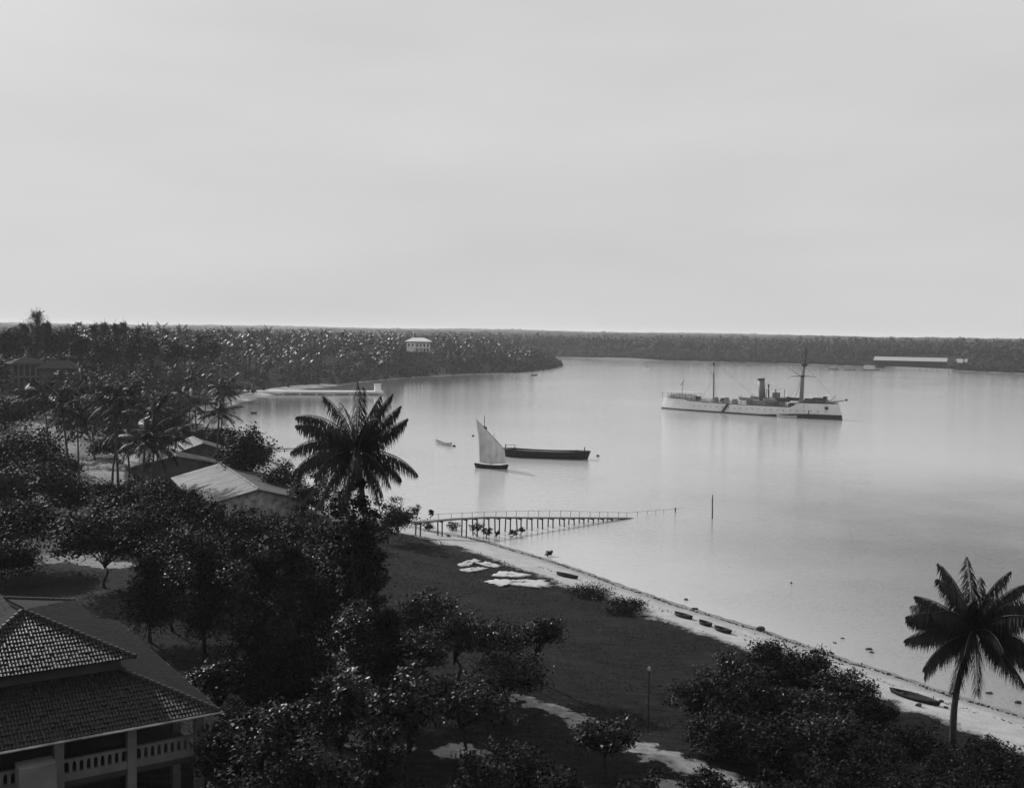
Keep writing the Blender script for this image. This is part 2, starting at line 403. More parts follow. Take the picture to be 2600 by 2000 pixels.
def casuarina(name, label, seed, ht, R, nbr=70, nneedle=90, loc=(0, 0, 0), group=None, rz=0, needle=.42, ups=(.25, .8), fall=-.30, f0=.10):
    t = thing(name, label, 'tree', loc, rz, group); r = rng(seed); mb = MB(); tr = max(.09, ht * .013)
    mb.tube([(0, 0, -.4), (.1, .05, ht * .4), (-.1, .1, ht * .75), (0, 0, ht)], [tr * 1.6, tr * 1.1, tr * .6, .02], 7)
    Q = []
    for i in range(nbr):
        f = r.uniform(f0, 1.0) ** .9; z0 = ht * f * (.97 if fall < 0 else .86); az = r.uniform(0, 2 * math.pi)
        ln = R * (1.08 - f) ** .8 * r.uniform(.55, 1.1) + .25
        up = r.uniform(*ups)
        e = np.array([math.cos(az) * ln, math.sin(az) * ln, z0 + ln * up])
        s0 = np.array([0, 0, z0]); md = s0 * .5 + e * .5 + np.array([0, 0, -.1])
        mb.tube([s0, md, e], [tr * .3, tr * .2, .012], 4, False)
        k = nneedle; tt = r.uniform(.08, 1.06, k)[:, None]
        c = s0 + (e - s0) * tt + r.normal(size=(k, 3)) * (.15 + .11 * ln)
        dn = r.normal(size=(k, 3)) * .55 + (e - s0) / (ln + .1) * .45 + np.array([0, 0, fall]); dn /= np.linalg.norm(dn, axis=1, keepdims=True)
        w = np.cross(dn, r.normal(size=(k, 3))); w /= np.linalg.norm(w, axis=1, keepdims=True)
        l = needle * r.uniform(.6, 1.3, k)[:, None]; wd = needle * .075
        Q.append(np.stack([c, c + dn * l * .5 + w * wd, c + dn * l, c + dn * l * .5 - w * wd], 1))
    mb.build('trunk', M['bark'], t, True)
    link('crown', quads_mesh('crown', np.concatenate(Q), M['needle']), t)
    return t
def frond_curve(az, el, droop, Ln, n=14):
    p = np.zeros(3); pts = [p.copy()]; h = np.array([math.cos(az), math.sin(az), 0])
    for i in range(n):
        e = el - droop * ((i + .5) / n) ** 1.35
        p = p + (h * math.cos(e) + np.array([0, 0, math.sin(e)])) * (Ln / n); pts.append(p.copy())
    return np.array(pts)
def frond(r, az, el, droop, Ln, nl=60, ll=.95, wd=.05, hang=.55, fold=1):
    """returns leaflet quads and stalk points"""
    pts = frond_curve(az, el, droop, Ln); n = len(pts) - 1
    t = np.linspace(.13, 1.0, nl); f = t * n; i = np.minimum(f.astype(int), n - 1); fr = (f - i)[:, None]
    base = pts[i] * (1 - fr) + pts[i + 1] * fr
    tan = pts[i + 1] - pts[i]; tan /= np.linalg.norm(tan, axis=1, keepdims=True)
    side = np.array([-math.sin(az), math.cos(az), 0.0])
    prof = ll * (np.sin(np.clip(t * 1.02, 0, 1) * math.pi) ** .5 * .72 + .30 * (1 - t) * (t > .2) + .18)
    out = []
    for s in (-1, 1):
        k = r.uniform(.75, 1.12, nl) * prof
        gone = r.uniform(size=nl) < .06
        d = side * s * r.uniform(.6, 1.0, nl)[:, None] + tan * r.uniform(.35, .75, nl)[:, None] + np.array([0, 0, -1.0]) * (hang * r.uniform(.6, 1.4, nl))[:, None]
        d /= np.linalg.norm(d, axis=1, keepdims=True)
        w = np.cross(d, np.array([0, 0, 1.0])) * .5 + tan * .8; w /= (np.linalg.norm(w, axis=1, keepdims=True) + 1e-9)
        kk = k[:, None]; tip = base + d * kk + np.array([0, 0, -1.0]) * kk * .22 * hang
        midp = base + d * kk * .45
        q = np.stack([base - w * wd * .4, midp + w * wd, tip, midp - w * wd], 1)
        out.append(q[~gone])
    return np.concatenate(out), pts
def hero_palm(name, label, base, top, fronds, seed, bow=(0, 0), nl=66, ll=.95, r0=.24, dead=()):
    t = thing(name, label, 'palm tree', base); r = rng(seed); tp = np.array(top) - np.array(base)
    c = [np.array([tp[0] * k + bow[0] * math.sin(math.pi * k), tp[1] * k + bow[1] * math.sin(math.pi * k), tp[2] * k]) for k in np.linspace(0, 1, 12)]
    c[0] = c[0] + np.array([0, 0, -.4])
    MB().tube(c, [r0 * (1.7 if k == 0 else 1.15 - .035 * k) * (1 + .04 * (k % 2)) for k in range(12)], 9).build('trunk', M['palmbark'], t, True)
    for k, (az, el, dr, Ln) in enumerate(fronds):
        isdead = k in dead
        q, pts = frond(r, math.radians(az), math.radians(el), math.radians(dr), Ln, nl if not isdead else nl // 3, ll * (1 if not isdead else .7), .045, 1.2 + .9 * r.random())
        off = tp + np.array([0, 0, -.1])
        o = link('frond', quads_mesh('frond', q + off, M['deadpalm'] if isdead else M['palm']), t)
        mb = MB(); mb.tube(pts + off, [.06 * (1 - .9 * i / (len(pts) - 1)) + .008 for i in range(len(pts))], 4)
        mb.build('stalk', M['rachis'], o)
    return t
def palm_mesh_parts(seed, h, Ln, nfr, nl, ll, wd, far=False):
    r = rng(seed); Q = []; mb = MB(); lean = (r.normal() * .07 * h, r.normal() * .07 * h)
    for i in range(nfr):
        az = i * 2.39996 + r.normal() * .25; u = (i + .5) / nfr
        el = math.radians(82 - 118 * u ** .9 + r.normal() * 7); dr = math.radians(r.uniform(45, 85) * (.6 + .4 * (1 - abs(u - .5))))
        q, pts = frond(r, az, el, dr, Ln * r.uniform(.8, 1.08), nl, ll, wd, r.uniform(.4, .9))
        Q.append(q)
        mb.tube(pts, [.05 * (1 - .85 * k / (len(pts) - 1)) for k in range(len(pts))], 3, False)
    off = np.array([lean[0], lean[1], h]); q = np.concatenate(Q) + off
    tk = MB().tube([(0, 0, -.5), (lean[0] * .15, lean[1] * .15, h * .33), (lean[0] * .5, lean[1] * .5, h * .66), (lean[0], lean[1], h)], [.24, .17, .15, .14], 6)
    return q, tk, mb, off

# ------------------------------------------------------------------ far woods (uncountable: stuff)
def wood(name, label, pts, seed, nleaf, leaf_k, hmin, hmax, m):
    """a belt of trees far away: each a bushy crown of small faces on the ground at pts"""
    r = rng(seed); n = len(pts); z = gz(pts[:, 0], pts[:, 1])
    h = r.uniform(hmin, hmax, n) * (1 + .3 * np.sin(pts[:, 0] * .02 + pts[:, 1] * .013)) * np.clip(.45 + sdist(pts[:, 0], pts[:, 1]) / 40, .45, 1); R = h * r.uniform(.28, .5, n)
    d = r.normal(size=(n, nleaf, 3)); d /= np.linalg.norm(d, axis=2, keepdims=True)
    d[..., 2] = np.abs(d[..., 2]) * np.where(r.uniform(size=(n, nleaf)) < .25, -1, 1)
    rad = r.uniform(.55, 1.05, (n, nleaf)) * (1 + .25 * np.sin(d[..., 0] * 5 + np.arange(n)[:, None]))
    c = d * rad[..., None] * np.stack([R, R, h * .5], -1)[:, None]
    c[..., 2] += (z + h * .52)[:, None]; c[..., 0] += pts[:, 0:1]; c[..., 1] += pts[:, 1:2]
    nor = d + r.normal(size=d.shape) * .5 + np.array([0, 0, .5])
    size = leaf_k * np.maximum(.38, np.hypot(pts[:, 0], pts[:, 1]) / 1000 * 1.15)[:, None] * r.uniform(.5, 1.2, (n, nleaf))
    q = leaf_quads(r, c.reshape(-1, 3), nor.reshape(-1, 3), size.reshape(-1), .6)
    return tag(link(name, quads_mesh(name, q, m)), label, 'woodland', kind='stuff')
def scatter(seed, n, x0, x1, y0, y1, cond):
    r = rng(seed); x = r.uniform(x0, x1, n); y = r.uniform(y0, y1, n); s = sdist(x, y); k = cond(x, y, s)
    return np.stack([x[k], y[k]], -1)
SHED_C = P(2311, 924, 3.0)[:2]
def sight(x, y, a, b_, y0, y1): return (x / y > (a - 1300) / F) & (x / y < (b_ - 1300) / F) & (y > y0) & (y < y1)
def clear(x, y): return (np.hypot(x - SHED_C[0], (y - SHED_C[1]) * .5) > 40) | (y > SHED_C[1] + 14)
headl = scatter(1, 9000, -420, 60, 430, 1150, lambda x, y, s: (s > 5) & (np.abs(x / y) < .56) & ~sight(x, y, 1018, 1102, 700, 910))
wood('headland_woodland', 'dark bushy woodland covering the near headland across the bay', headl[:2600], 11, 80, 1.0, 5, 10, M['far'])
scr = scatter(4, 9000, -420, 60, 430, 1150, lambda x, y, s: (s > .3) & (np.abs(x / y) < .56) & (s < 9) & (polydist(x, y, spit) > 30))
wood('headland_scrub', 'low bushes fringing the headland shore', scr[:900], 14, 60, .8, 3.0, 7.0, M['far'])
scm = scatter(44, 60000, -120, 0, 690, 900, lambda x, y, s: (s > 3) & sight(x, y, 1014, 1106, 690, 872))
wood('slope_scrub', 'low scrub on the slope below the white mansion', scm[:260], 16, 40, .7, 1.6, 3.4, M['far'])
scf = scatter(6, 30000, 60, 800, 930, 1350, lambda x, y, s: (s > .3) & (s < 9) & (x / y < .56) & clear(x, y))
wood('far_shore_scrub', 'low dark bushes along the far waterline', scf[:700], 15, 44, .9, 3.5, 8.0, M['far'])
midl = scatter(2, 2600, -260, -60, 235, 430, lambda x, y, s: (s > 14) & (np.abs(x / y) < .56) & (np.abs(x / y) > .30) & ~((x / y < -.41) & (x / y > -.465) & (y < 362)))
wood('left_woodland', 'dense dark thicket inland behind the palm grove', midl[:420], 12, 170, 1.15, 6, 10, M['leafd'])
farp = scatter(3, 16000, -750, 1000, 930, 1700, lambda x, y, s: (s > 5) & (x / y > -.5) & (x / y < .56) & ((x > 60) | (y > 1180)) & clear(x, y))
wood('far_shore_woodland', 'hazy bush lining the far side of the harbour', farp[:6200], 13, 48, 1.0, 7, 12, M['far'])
# the wooded plain beyond: an uneven canopy
cx = np.arange(-5200, 5201, 22.0); cy = np.concatenate([np.arange(1620, 4000, 22.0), np.arange(4000, 9500, 90.0)])
CX, CY = np.meshgrid(cx, cy); r_ = rng(5)
CZ = gz(CX, CY, np.full(CX.shape, 500.0)) + 7 + r_.normal(size=CX.shape) * 2.3 + 1.6 * np.sin(CX * .013 + 2 * np.sin(CY * .004)) - 7 * (CY < 1640)
cme = grid_mesh('distant_canopy', CX + r_.normal(size=CX.shape) * 5, CY, CZ, M['canopy']); cme.polygons.foreach_set('use_smooth', [False] * len(cme.polygons))
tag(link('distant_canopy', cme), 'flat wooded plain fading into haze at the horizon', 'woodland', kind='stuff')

# ------------------------------------------------------------------ coconut palms on the headland and far shore
def far_palm_protos():
    out = []
    for k, h in enumerate((11, 13.5, 16, 9)):
        q, tk, mb, off = palm_mesh_parts(300 + k, h, 4.6, 15, 11, 1.25, .17)
        mbx = MB(); mbx.add(q.reshape(-1, 3), np.arange(len(q) * 4).reshape(-1, 4)); mbx.v += []; 
        mbx.add(np.concatenate(tk.v), tk.f)
        me = mbx.mesh('coconut_palm', M['palmfar']); me.materials.append(M['palmbark'])
        idx = np.zeros(len(me.polygons), np.int32); idx[len(q):] = 1; me.polygons.foreach_set('material_index', idx)
        out.append(me)
    return out
FP = far_palm_protos()
r_ = random.Random(8)
spots = [(560, 829, 540), (682, 829, 600), (716, 824, 610), (728, 832, 640), (756, 836, 660), (790, 838, 700), (826, 846, 720), (365, 826, 470), (420, 832, 500), (470, 832, 520),
         (510, 834, 520), (600, 836, 560), (640, 838, 600), (1250, 872, 960), (1285, 880, 930), (1240, 880, 900), (1200, 868, 980), (900, 858, 800), (1150, 866, 1000)]
def fpalm(x, y, zc, label, group):
    g = float(gz(x, y)); me = FP[r_.randrange(4)]; h0 = {0: 11, 1: 13.5, 2: 16, 3: 9}[FP.index(me)]
    o = link('coconut_palm', me); s = max(.6, min(1.5, (zc - g) / h0))
    o.location = (x, y, g); o.rotation_euler = (0, 0, r_.uniform(0, 6.28)); k = r_.uniform(.9, 1.1); o.scale = (k, k, s)
    return tag(o, label, 'palm tree', group)
ORD = ['leftmost', 'second', 'third', 'fourth', 'fifth', 'sixth', 'seventh', 'eighth', 'ninth', 'tenth', 'eleventh', 'twelfth', 'thirteenth', 'fourteenth', 'fifteenth', 'sixteenth', 'seventeenth', 'eighteenth', 'nineteenth', 'twentieth']
def nth(i): return ORD[i] if i == 0 else ORD[i] + ' from the left'
for i, (a, b_, Y) in enumerate(sorted(spots)):
    p = PY(a, b_, Y); fpalm(p[0], p[1], p[2], 'palm standing tall above the headland treetops, ' + nth(i), 'palms rising over the headland trees')
hp = headl[2600:]
hp = hp[(hp[:, 0] / hp[:, 1] > -.42)]; hs = sdist(hp[:, 0], hp[:, 1]); hp = hp[hs > 12]
order = np.argsort(hp[:, 1]); keep = hp[order][:1500:7]
for x, y in keep[:190]:
    fpalm(x, y, float(gz(x, y)) + r_.choice((7, 9, 10.5, 12, 13.5, 16)) * r_.uniform(.9, 1.1), 'coconut palm among the crowded trees of the headland', 'palms in the headland woodland')
for x, y in sorted(farp[6200:6900].tolist(), key=lambda q: q[1])[:110]:
    fpalm(x, y, float(gz(x, y)) + r_.uniform(11, 17), 'hazy palm on the far shore across the harbour', 'palms on the far shore')

def palm_mass(name, label, pts, seed, h0, h1):
    r = rng(seed); Q = []
    for x, y in pts:
        g = float(gz(x, y)); h = r.uniform(h0, h1); top = np.array([x, y, g + h]); w = .32
        Q.append([(x - w, y, g), (x + w, y, g), (x + w * .6, y, g + h), (x - w * .6, y, g + h)])
        for i in range(11):
            az = i * 2.4 + r.normal() * .3; el = math.radians(75 - 100 * (i / 10) + r.normal() * 8)
            c = frond_curve(az, el, math.radians(r.uniform(50, 90)), r.uniform(3.8, 5.0), 4) + top
            sd_ = np.array([-math.sin(az), math.cos(az), 0.0]); wd = [.35, 1.0, 1.05, .75, .1]
            for k in range(4):
                for sg in (-1, 1): Q.append([c[k], c[k + 1], c[k + 1] + sd_ * sg * wd[k + 1] * .8 - np.array([0, 0, wd[k + 1] * .55]), c[k] + sd_ * sg * wd[k] * .8 - np.array([0, 0, wd[k] * .55])])
    tag(link(name, quads_mesh(name, np.array(Q), M['palmfar'])), label, 'woodland', kind='stuff')
palm_mass('headland_palm_wood', 'mass of coconut palms crowning the headland', hp[order][1:2600:4][:430], 71, 6, 15)
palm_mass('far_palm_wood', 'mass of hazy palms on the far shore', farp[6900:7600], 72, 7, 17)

# ------------------------------------------------------------------ middle distance palms (left grove)
PROT = []
for k, h in enumerate((10.0, 12.5, 14.5)):
    q, tk, mb, off = palm_mesh_parts(400 + k, h, 4.8, 22, 30, 1.0, .07)
    t = thing('coconut_palm', '', 'palm tree', (0, 0, 0))
    tk.build('trunk', M['palmbark'], t, True)
    cr = link('crown', quads_mesh('crown', q, M['palm']), t)
    mb2 = MB(); mb2.add(np.concatenate(mb.v) + off, mb.f); mb2.build('frond_stalks', M['rachis'], cr)
    PROT.append((t, h))
GROVE = [(190, 905), (215, 965), (330, 885), (365, 908), (430, 885), (480, 875), (520, 905), (505, 955), (440, 930), (395, 955), (350, 1003), (300, 1022), (255, 985),
         (470, 1000), (552, 880), (590, 938), (200, 1068), (178, 1032), (283, 1088), (332, 1062), (388, 1050), (432, 1093), (412, 1118), (548, 1052), (240, 930), (150, 962),
         (125, 1005), (460, 1060), (500, 1030), (560, 990), (310, 950), (60, 1010), (350, 1120), (240, 1050)]
used = [False] * 3
GL = {}
for nm, lo, hi in (('back', 0, 945), ('middle', 945, 1031), ('front', 1031, 3000)):
    row = sorted([q for q in GROVE if lo <= q[1] < hi])
    for i, q in enumerate(row): GL[q] = 'coconut palm in the %s row of the left grove, %s' % (nm, nth(i))
for i, (a, b_) in enumerate(GROVE):
    k = i % 3; h = PROT[k][1]; s = r_.uniform(.85, 1.1); z = 12.0
    for _ in range(12):
        p = P(a, b_, z); z = float(gz(p[0], p[1])) + h * s
    loc = (p[0], p[1], z - h * s); lab = GL[(a, b_)]
    if not used[k]:
        used[k] = True; o = PROT[k][0]; o.location = [float(c) for c in loc]; o.scale = (s,) * 3; o.rotation_euler = (0, 0, r_.uniform(0, 6.28)); tag(o, lab, group='palms of the grove on the left')
    else: copy_thing(PROT[k][0], lab, loc, r_.uniform(0, 6.28), s, 'palms of the grove on the left')

# tall feathery trees on the left skyline
def at_top(px, py, Y):
    p = PY(px, py, Y); g = float(gz(p[0], p[1])); return (p[0], p[1], g), p[2] - g
for a, b_, Y, R, lab in ((92, 776, 400, 8.0, 'tall feathery tree rising highest on the left skyline'), (60, 812, 410, 5.0, 'slim feathery tree left of the tallest skyline tree'), (120, 808, 405, 5.0, 'feathery tree close right of the tallest skyline tree'),
                    (240, 812, 430, 5.5, 'leftmost of the clump of feathery skyline trees left of the palms'), (265, 805, 440, 5.0, 'second from left of the clumped feathery skyline trees'),
                    (293, 808, 435, 5.0, 'third from left of the clumped feathery skyline trees'), (313, 804, 440, 5.0, 'rightmost tall tree of the feathery skyline clump'), (352, 816, 450, 4.0, 'small feathery skyline tree right of the clump')):
    loc, h = at_top(a, b_, Y)
    casuarina('casuarina_tree', lab, int(a), h, R, 80, 40, loc, 'feathery trees on the left skyline', needle=1.0, ups=(.7, 1.9), fall=.55, f0=.3)

SK = ((15, 826, 380, 6.0), (38, 832, 420, 5.0), (150, 830, 410, 5.5), (178, 822, 440, 5.0), (205, 832, 400, 6.0), (335, 834, 420, 6.0), (385, 834, 440, 5.0), (270, 838, 390, 7.0), (440, 842, 430, 6.0), (500, 846, 470, 6.0), (540, 838, 500, 5.0))
# ------------------------------------------------------------------ buildings
def wall_window(parent, c, w, h, rz, depth=.25, frame=True):
    o = MB().box(c, (w, depth, h), rz).build('window', M['wood'], parent)
    cc = np.array(c) - np.array([-math.sin(rz), math.cos(rz), 0]) * (depth * .5 + .02)
    MB().box(cc, (w * .8, .04, h * .85), rz).build('pane', M['glass'], o)
    return o
def gable_hut(label, peak, back, half, drop, wallm, roofm, gz0, name='gabled_hut', opening=()):
    """peak/back: ends of the ridge; the gable at the peak end faces the viewer"""
    peak = np.array(peak); back = np.array(back); d = back[:2] - peak[:2]; Ln = np.linalg.norm(d); d /= Ln
    rz = math.atan2(d[1], d[0])
    t = thing(name, label, 'hut', (peak[0], peak[1], gz0), rz)
    hz = peak[2] - gz0; th = .18
    for s in (1, -1):
        rm = MB(); n = 44
        for i in range(n):     # sheets or tile courses laid side by side, slightly uneven
            x0 = -.5 + (Ln + 1.0) * i / n; x1 = -.5 + (Ln + 1.0) * (i + 1) / n - .03; dz = .008 * (i % 2) + .014 * math.sin(i * 2.3)
            v = [(x0, 0, hz + dz), (x1, 0, hz + dz), (x1, s * (half + .6), hz - drop * (half + .6) / half + dz), (x0, s * (half + .6), hz - drop * (half + .6) / half + dz)]
            v += [(a, b2, c - th) for a, b2, c in v]
            rm.add(v, [(0, 1, 2, 3), (7, 6, 5, 4), (0, 4, 5, 1), (1, 5, 6, 2), (2, 6, 7, 3), (3, 7, 4, 0)])
        rm.build('roof_slope', roofm, t)
    MB().tube([(-.5, 0, hz + .08), (Ln + .5, 0, hz + .08)], .14, 6).build('ridge_cap', M['plaster'], t)
    wl = MB(); pr = [(-half + .3, -.6), (half - .3, -.6), (half - .3, hz - drop - th), (0, hz - th - .06), (-half + .3, hz - drop - th)]
    v = [(0, a, b2) for a, b2 in pr] + [(Ln, a, b2) for a, b2 in pr]
    wl.add(v, [(0, 1, 2, 3, 4), (9, 8, 7, 6, 5), (0, 5, 6, 1), (1, 6, 7, 2), (4, 9, 5, 0)])
    w = wl.build('wall', wallm, t)
    for (y, z, ww, hh, nm) in opening:
        o = MB().box((-.05, y, z), (.2, ww, hh)).build(nm, M['wood'], t)
    return t
pk = P(654, 1240, 8.0); bk = P(560, 1176, 8.0); g0 = float(gz(pk[0], pk[1]))
gable_hut('long gabled hut with mottled pale gable wall beside the round tree', pk, bk, 7.2, 1.9, M['plaster'], M['iron_roof'], g0, opening=((3.2, 1.2, 1.0, 2.2, 'door'), (-3.4, 2.0, .9, .9, 'window')))
pk = P(447, 1156, 8.3); bk = P(415, 1136, 8.3); g1 = float(gz(pk[0], pk[1]))
gable_hut('dark walled gabled hut behind the long pale hut', pk, bk, 7.0, 1.5, M['plasterdk'], M['iron_roof'], g1, opening=((4.2, 1.2, 1.6, 2.4, 'door'),))
pk = P(515, 1124, 9.2); bk = P(488, 1108, 9.2); g2 = float(gz(pk[0], pk[1]))
gable_hut('small hut with pale roof nearest the bay, partly behind the round tree', pk, bk, 4.5, 1.5, M['plasterdk'], M['iron_roof'], g2, opening=((1.0, 1.0, 1.0, 2.0, 'door'),))

def arcade_house():
    p0 = PY(32, 985, 345); p1 = PY(120, 985, 352); g = float(gz((p0[0] + p1[0]) / 2, 350)) - .3
    w = np.linalg.norm(p1[:2] - p0[:2]); rz = math.atan2(p1[1] - p0[1], p1[0] - p0[0])
    t = thing('arcaded_house', 'two storey pale arcaded house among trees at the far left', 'house', (p0[0], p0[1], g), rz)
    z0 = p0[2] - g; H = (985 - 925) * 350 / F
    MB().box((w / 2, 3.5, (z0 + H) / 2), (w - .6, 5.0, z0 + H)).build('wall', M['plasterdk'], t)
    MB().box((w / 2, .0, z0 + H * .46), (w + .2, 1.0, .5)).build('floor_band', M['dimplaster'], t)
    MB().box((w / 2, .0, z0 + H - .2), (w + .2, 1.0, .45)).build('cornice', M['dimplaster'], t)
    for st in (0, 1):
        za = z0 + st * H * .5 - (z0 if st == 0 else 0); zb = z0 + H * (.43 if st == 0 else .93)
        for k in range(7):
            MB().box((w * k / 6, 0, (za + zb) / 2), (.55, .55, zb - za)).build('column', M['dimplaster'], t)
    ro = MB(); e = .9; z = z0 + H + .1
    v = [(-e, -1.2, z), (w + e, -1.2, z), (w + e, 7, z), (-e, 7, z), (w * .35, 2.9, z + 1.9), (w * .65, 2.9, z + 1.9)]
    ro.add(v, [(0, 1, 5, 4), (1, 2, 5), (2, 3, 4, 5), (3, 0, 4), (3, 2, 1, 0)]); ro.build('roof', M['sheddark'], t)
arcade_house()
def dark_house():
    p = PY(150, 925, 330); g = float(gz(p[0], p[1])); z = p[2] - g
    t = thing('bungalow', 'low dark roofed house right of the arcaded house', 'house', (p[0], p[1], g), .1)
    MB().box((0, 0, (z - 1) / 2), (9.5, 6, z - 1)).build('wall', M['plasterdk'], t)
    v = [(-6, -4, z - 1.1), (6, -4, z - 1.1), (6, 4, z - 1.1), (-6, 4, z - 1.1), (-3, 0, z + 1.2), (3, 0, z + 1.2)]
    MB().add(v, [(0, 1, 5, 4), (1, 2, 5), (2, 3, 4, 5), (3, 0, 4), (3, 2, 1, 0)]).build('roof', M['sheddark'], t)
    for k in (-3, 0, 3): wall_window(t, (k, -3.02, z * .45), 1.0, 1.5, 0)
dark_house()
def small_white_house():
    p = PY(336, 984, 350); g = float(gz(p[0], p[1])); t = thing('white_cottage', 'small white wall glimpsed between the grove palms', 'house', (p[0], p[1], g), .2)
    h = 4.0
    MB().box((0, 0, h / 2), (3.0, 3, h)).build('wall', M['farwhite'], t)
    v = [(-1.9, -1.9, h), (1.9, -1.9, h), (1.9, 1.9, h), (-1.9, 1.9, h), (-.8, 0, h + 1.1), (.8, 0, h + 1.1)]
    MB().add(v, [(0, 1, 5, 4), (1, 2, 5), (2, 3, 4, 5), (3, 0, 4), (3, 2, 1, 0)]).build('roof', M['iron_roof'], t)
    wall_window(t, (.6, -1.52, h * .6), .6, 1.0, 0)
small_white_house()
def white_mansion():
    Y = 880.0; p0 = PY(1032, 898, Y); p1 = PY(1093, 898, Y + 4); g = float(gz((p0[0] + p1[0]) / 2, Y))
    w = p1[0] - p0[0]; zt = PY(1062, 869, Y)[2] - g
    t = thing('white_mansion', 'large white two storey house standing over the headland trees', 'house', (p0[0], Y, g), .08)
    MB().box((w * .5, 7, zt / 2), (w, 14, zt)).build('wall', M['farwhite'], t)
    MB().box((w * .18, -.9, zt / 2 - .3), (w * .3, 1.8, zt - .6)).build('projecting_bay', M['farwhite'], t)
    MB().box((w * .5, 7, zt + .28), (w + 2.4, 16.4, .5)).build('cornice', M['plasterdk'], t)
    v = [(-1.8, -1.8, zt + .6), (w + 1.8, -1.8, zt + .6), (w + 1.8, 15.8, zt + .6), (-1.8, 15.8, zt + .6), (w * .25, 7, zt + 3.6), (w * .75, 7, zt + 3.6)]
    MB().add(v, [(0, 1, 5, 4), (1, 2, 5), (2, 3, 4, 5), (3, 0, 4), (3, 2, 1, 0)]).build('roof', M['fargrey'], t)
    MB().tube([(w * .27, 7, zt + 3), (w * .27, 7, zt + 9)], .16, 5).build('flagpole', M['fargrey'], t)
    for st in (.32, .75):
        for k in (.45, .60, .75, .90): wall_window(t, (w * k, -.06, zt * st), 1.5, 2.6, 0)
    for k in (.10, .26): wall_window(t, (w * k, -1.86, zt * .78), 1.2, 2.2, 0)
    MB().box((w * .66, -1.2, zt * .54), (w * .62, 2.2, .3)).build('balcony', M['farwhite'], t)
    for k in range(6): MB().box((w * (.38 + .56 * k / 5), -2.1, zt * .27), (.4, .4, zt * .54)).build('column', M['farwhite'], t)
white_mansion()
def shed(label, a, b_, ztop, dep, Y, nposts):
    p0 = PY(a[0], a[1], Y); p1 = PY(b_[0], b_[1], Y - 30 * (b_[0] - a[0]) / 180)
    d = p1[:2] - p0[:2]; w = np.linalg.norm(d); rz = math.atan2(d[1], d[0]); g = min(float(gz(*p0[:2])), float(gz(*p1[:2])))
    t = thing('harbour_shed', label, 'shed', (p0[0], p0[1], g), rz)
    zt = p0[2] - g
    v = [(-1, -1.5, zt - 3.4), (w + 1, -1.5, zt - 3.4), (w + 1, dep / 2, zt), (-1, dep / 2, zt), (w + 1, dep + 1.5, zt - 3.4), (-1, dep + 1.5, zt - 3.4)]
    v += [(q[0], q[1], q[2] - .25) for q in v]
    MB().add(v, [(0, 1, 2, 3), (3, 2, 4, 5), (7, 6, 9, 8), (8, 9, 11, 10), (0, 6, 7, 1), (4, 10, 11, 5), (1, 7, 8, 2), (2, 8, 10, 4), (0, 3, 9, 6), (3, 5, 11, 9)]).build('roof', M['shedroof'], t)
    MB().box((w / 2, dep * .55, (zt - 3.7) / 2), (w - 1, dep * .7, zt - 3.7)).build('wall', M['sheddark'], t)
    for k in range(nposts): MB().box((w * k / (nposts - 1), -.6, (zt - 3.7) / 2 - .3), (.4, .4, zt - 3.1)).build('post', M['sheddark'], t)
shed('long low pale roofed shed at the water on the far right shore', (2221, 905), (2402, 914), 0, 12, 1085, 10)
shed('short pale roofed shed right of the long shed', (2428, 911), (2453, 912), 0, 8, 1050, 4)
def quay():
    t = thing('quay', 'low pale stone quay below the long shed', 'quay', (0, 0, 0))
    a = P(2200, 931, 0); b_ = P(2425, 942, 0); d = (b_ - a)[:2]; w = np.linalg.norm(d); c = (a + b_) / 2
    MB().box((c[0], c[1] + 2.5, .5), (w, 5, 2.2), math.atan2(d[1], d[0])).build('wall', M['plaster'], t)
quay()

# ------------------------------------------------------------------ the tiled bungalow, lower left
def tiles(facet, e, out, w=.18, l=.33):
    """tiles on a planar polygon facet (3D points), e = eave direction"""
    pts = np.array(facet, float); o = pts[0]; e = np.array(e, float); e /= np.linalg.norm(e)
    nrm = np.zeros(3)
    for i in range(len(pts)): nrm += np.cross(pts[i] - o, pts[(i + 1) % len(pts)] - o)
    nrm /= np.linalg.norm(nrm)
    if nrm[2] < 0: nrm = -nrm
    s = np.cross(nrm, e); s /= np.linalg.norm(s)
    if s[2] < 0: s = -s
    U = np.stack([(pts - o) @ e, (pts - o) @ s], -1)
    cu = np.arange(U[:, 0].min(), U[:, 0].max(), w) + w / 2; cv = np.arange(U[:, 1].min(), U[:, 1].max(), l) + l / 2
    A, B = np.meshgrid(cu, cv); ins = np.zeros(A.shape, bool)
    for i in range(len(U)):
        ax, ay = U[i]; bx, by = U[(i + 1) % len(U)]
        ins ^= ((ay > B) != (by > B)) & (A < (bx - ax) * (B - ay) / ((by - ay) + 1e-12) + ax)
    A = A[ins]; B = B[ins]; r = rng(77)
    prof = [(-.5, .0), (-.24, .034), (.02, .052), (.24, .027), (.5, .0)]
    for a, b2 in zip(A, B):
        a += r.normal() * .004; j = r.normal() * .010
        vv = []
        for (pv, lift) in ((-.56, .055), (.5, .012)):
            for (pu, ph) in prof: vv.append(o + e * (a + pu * w) + s * (b2 + pv * l) + nrm * (ph + lift + j))
        for (pu, ph) in prof: vv.append(o + e * (a + pu * w) + s * (b2 - .56 * l) + nrm * .0)
        out.add(vv, [(k, k + 1, k + 6, k + 5) for k in range(4)] + [(10 + k, 11 + k, k + 1, k) for k in range(4)])
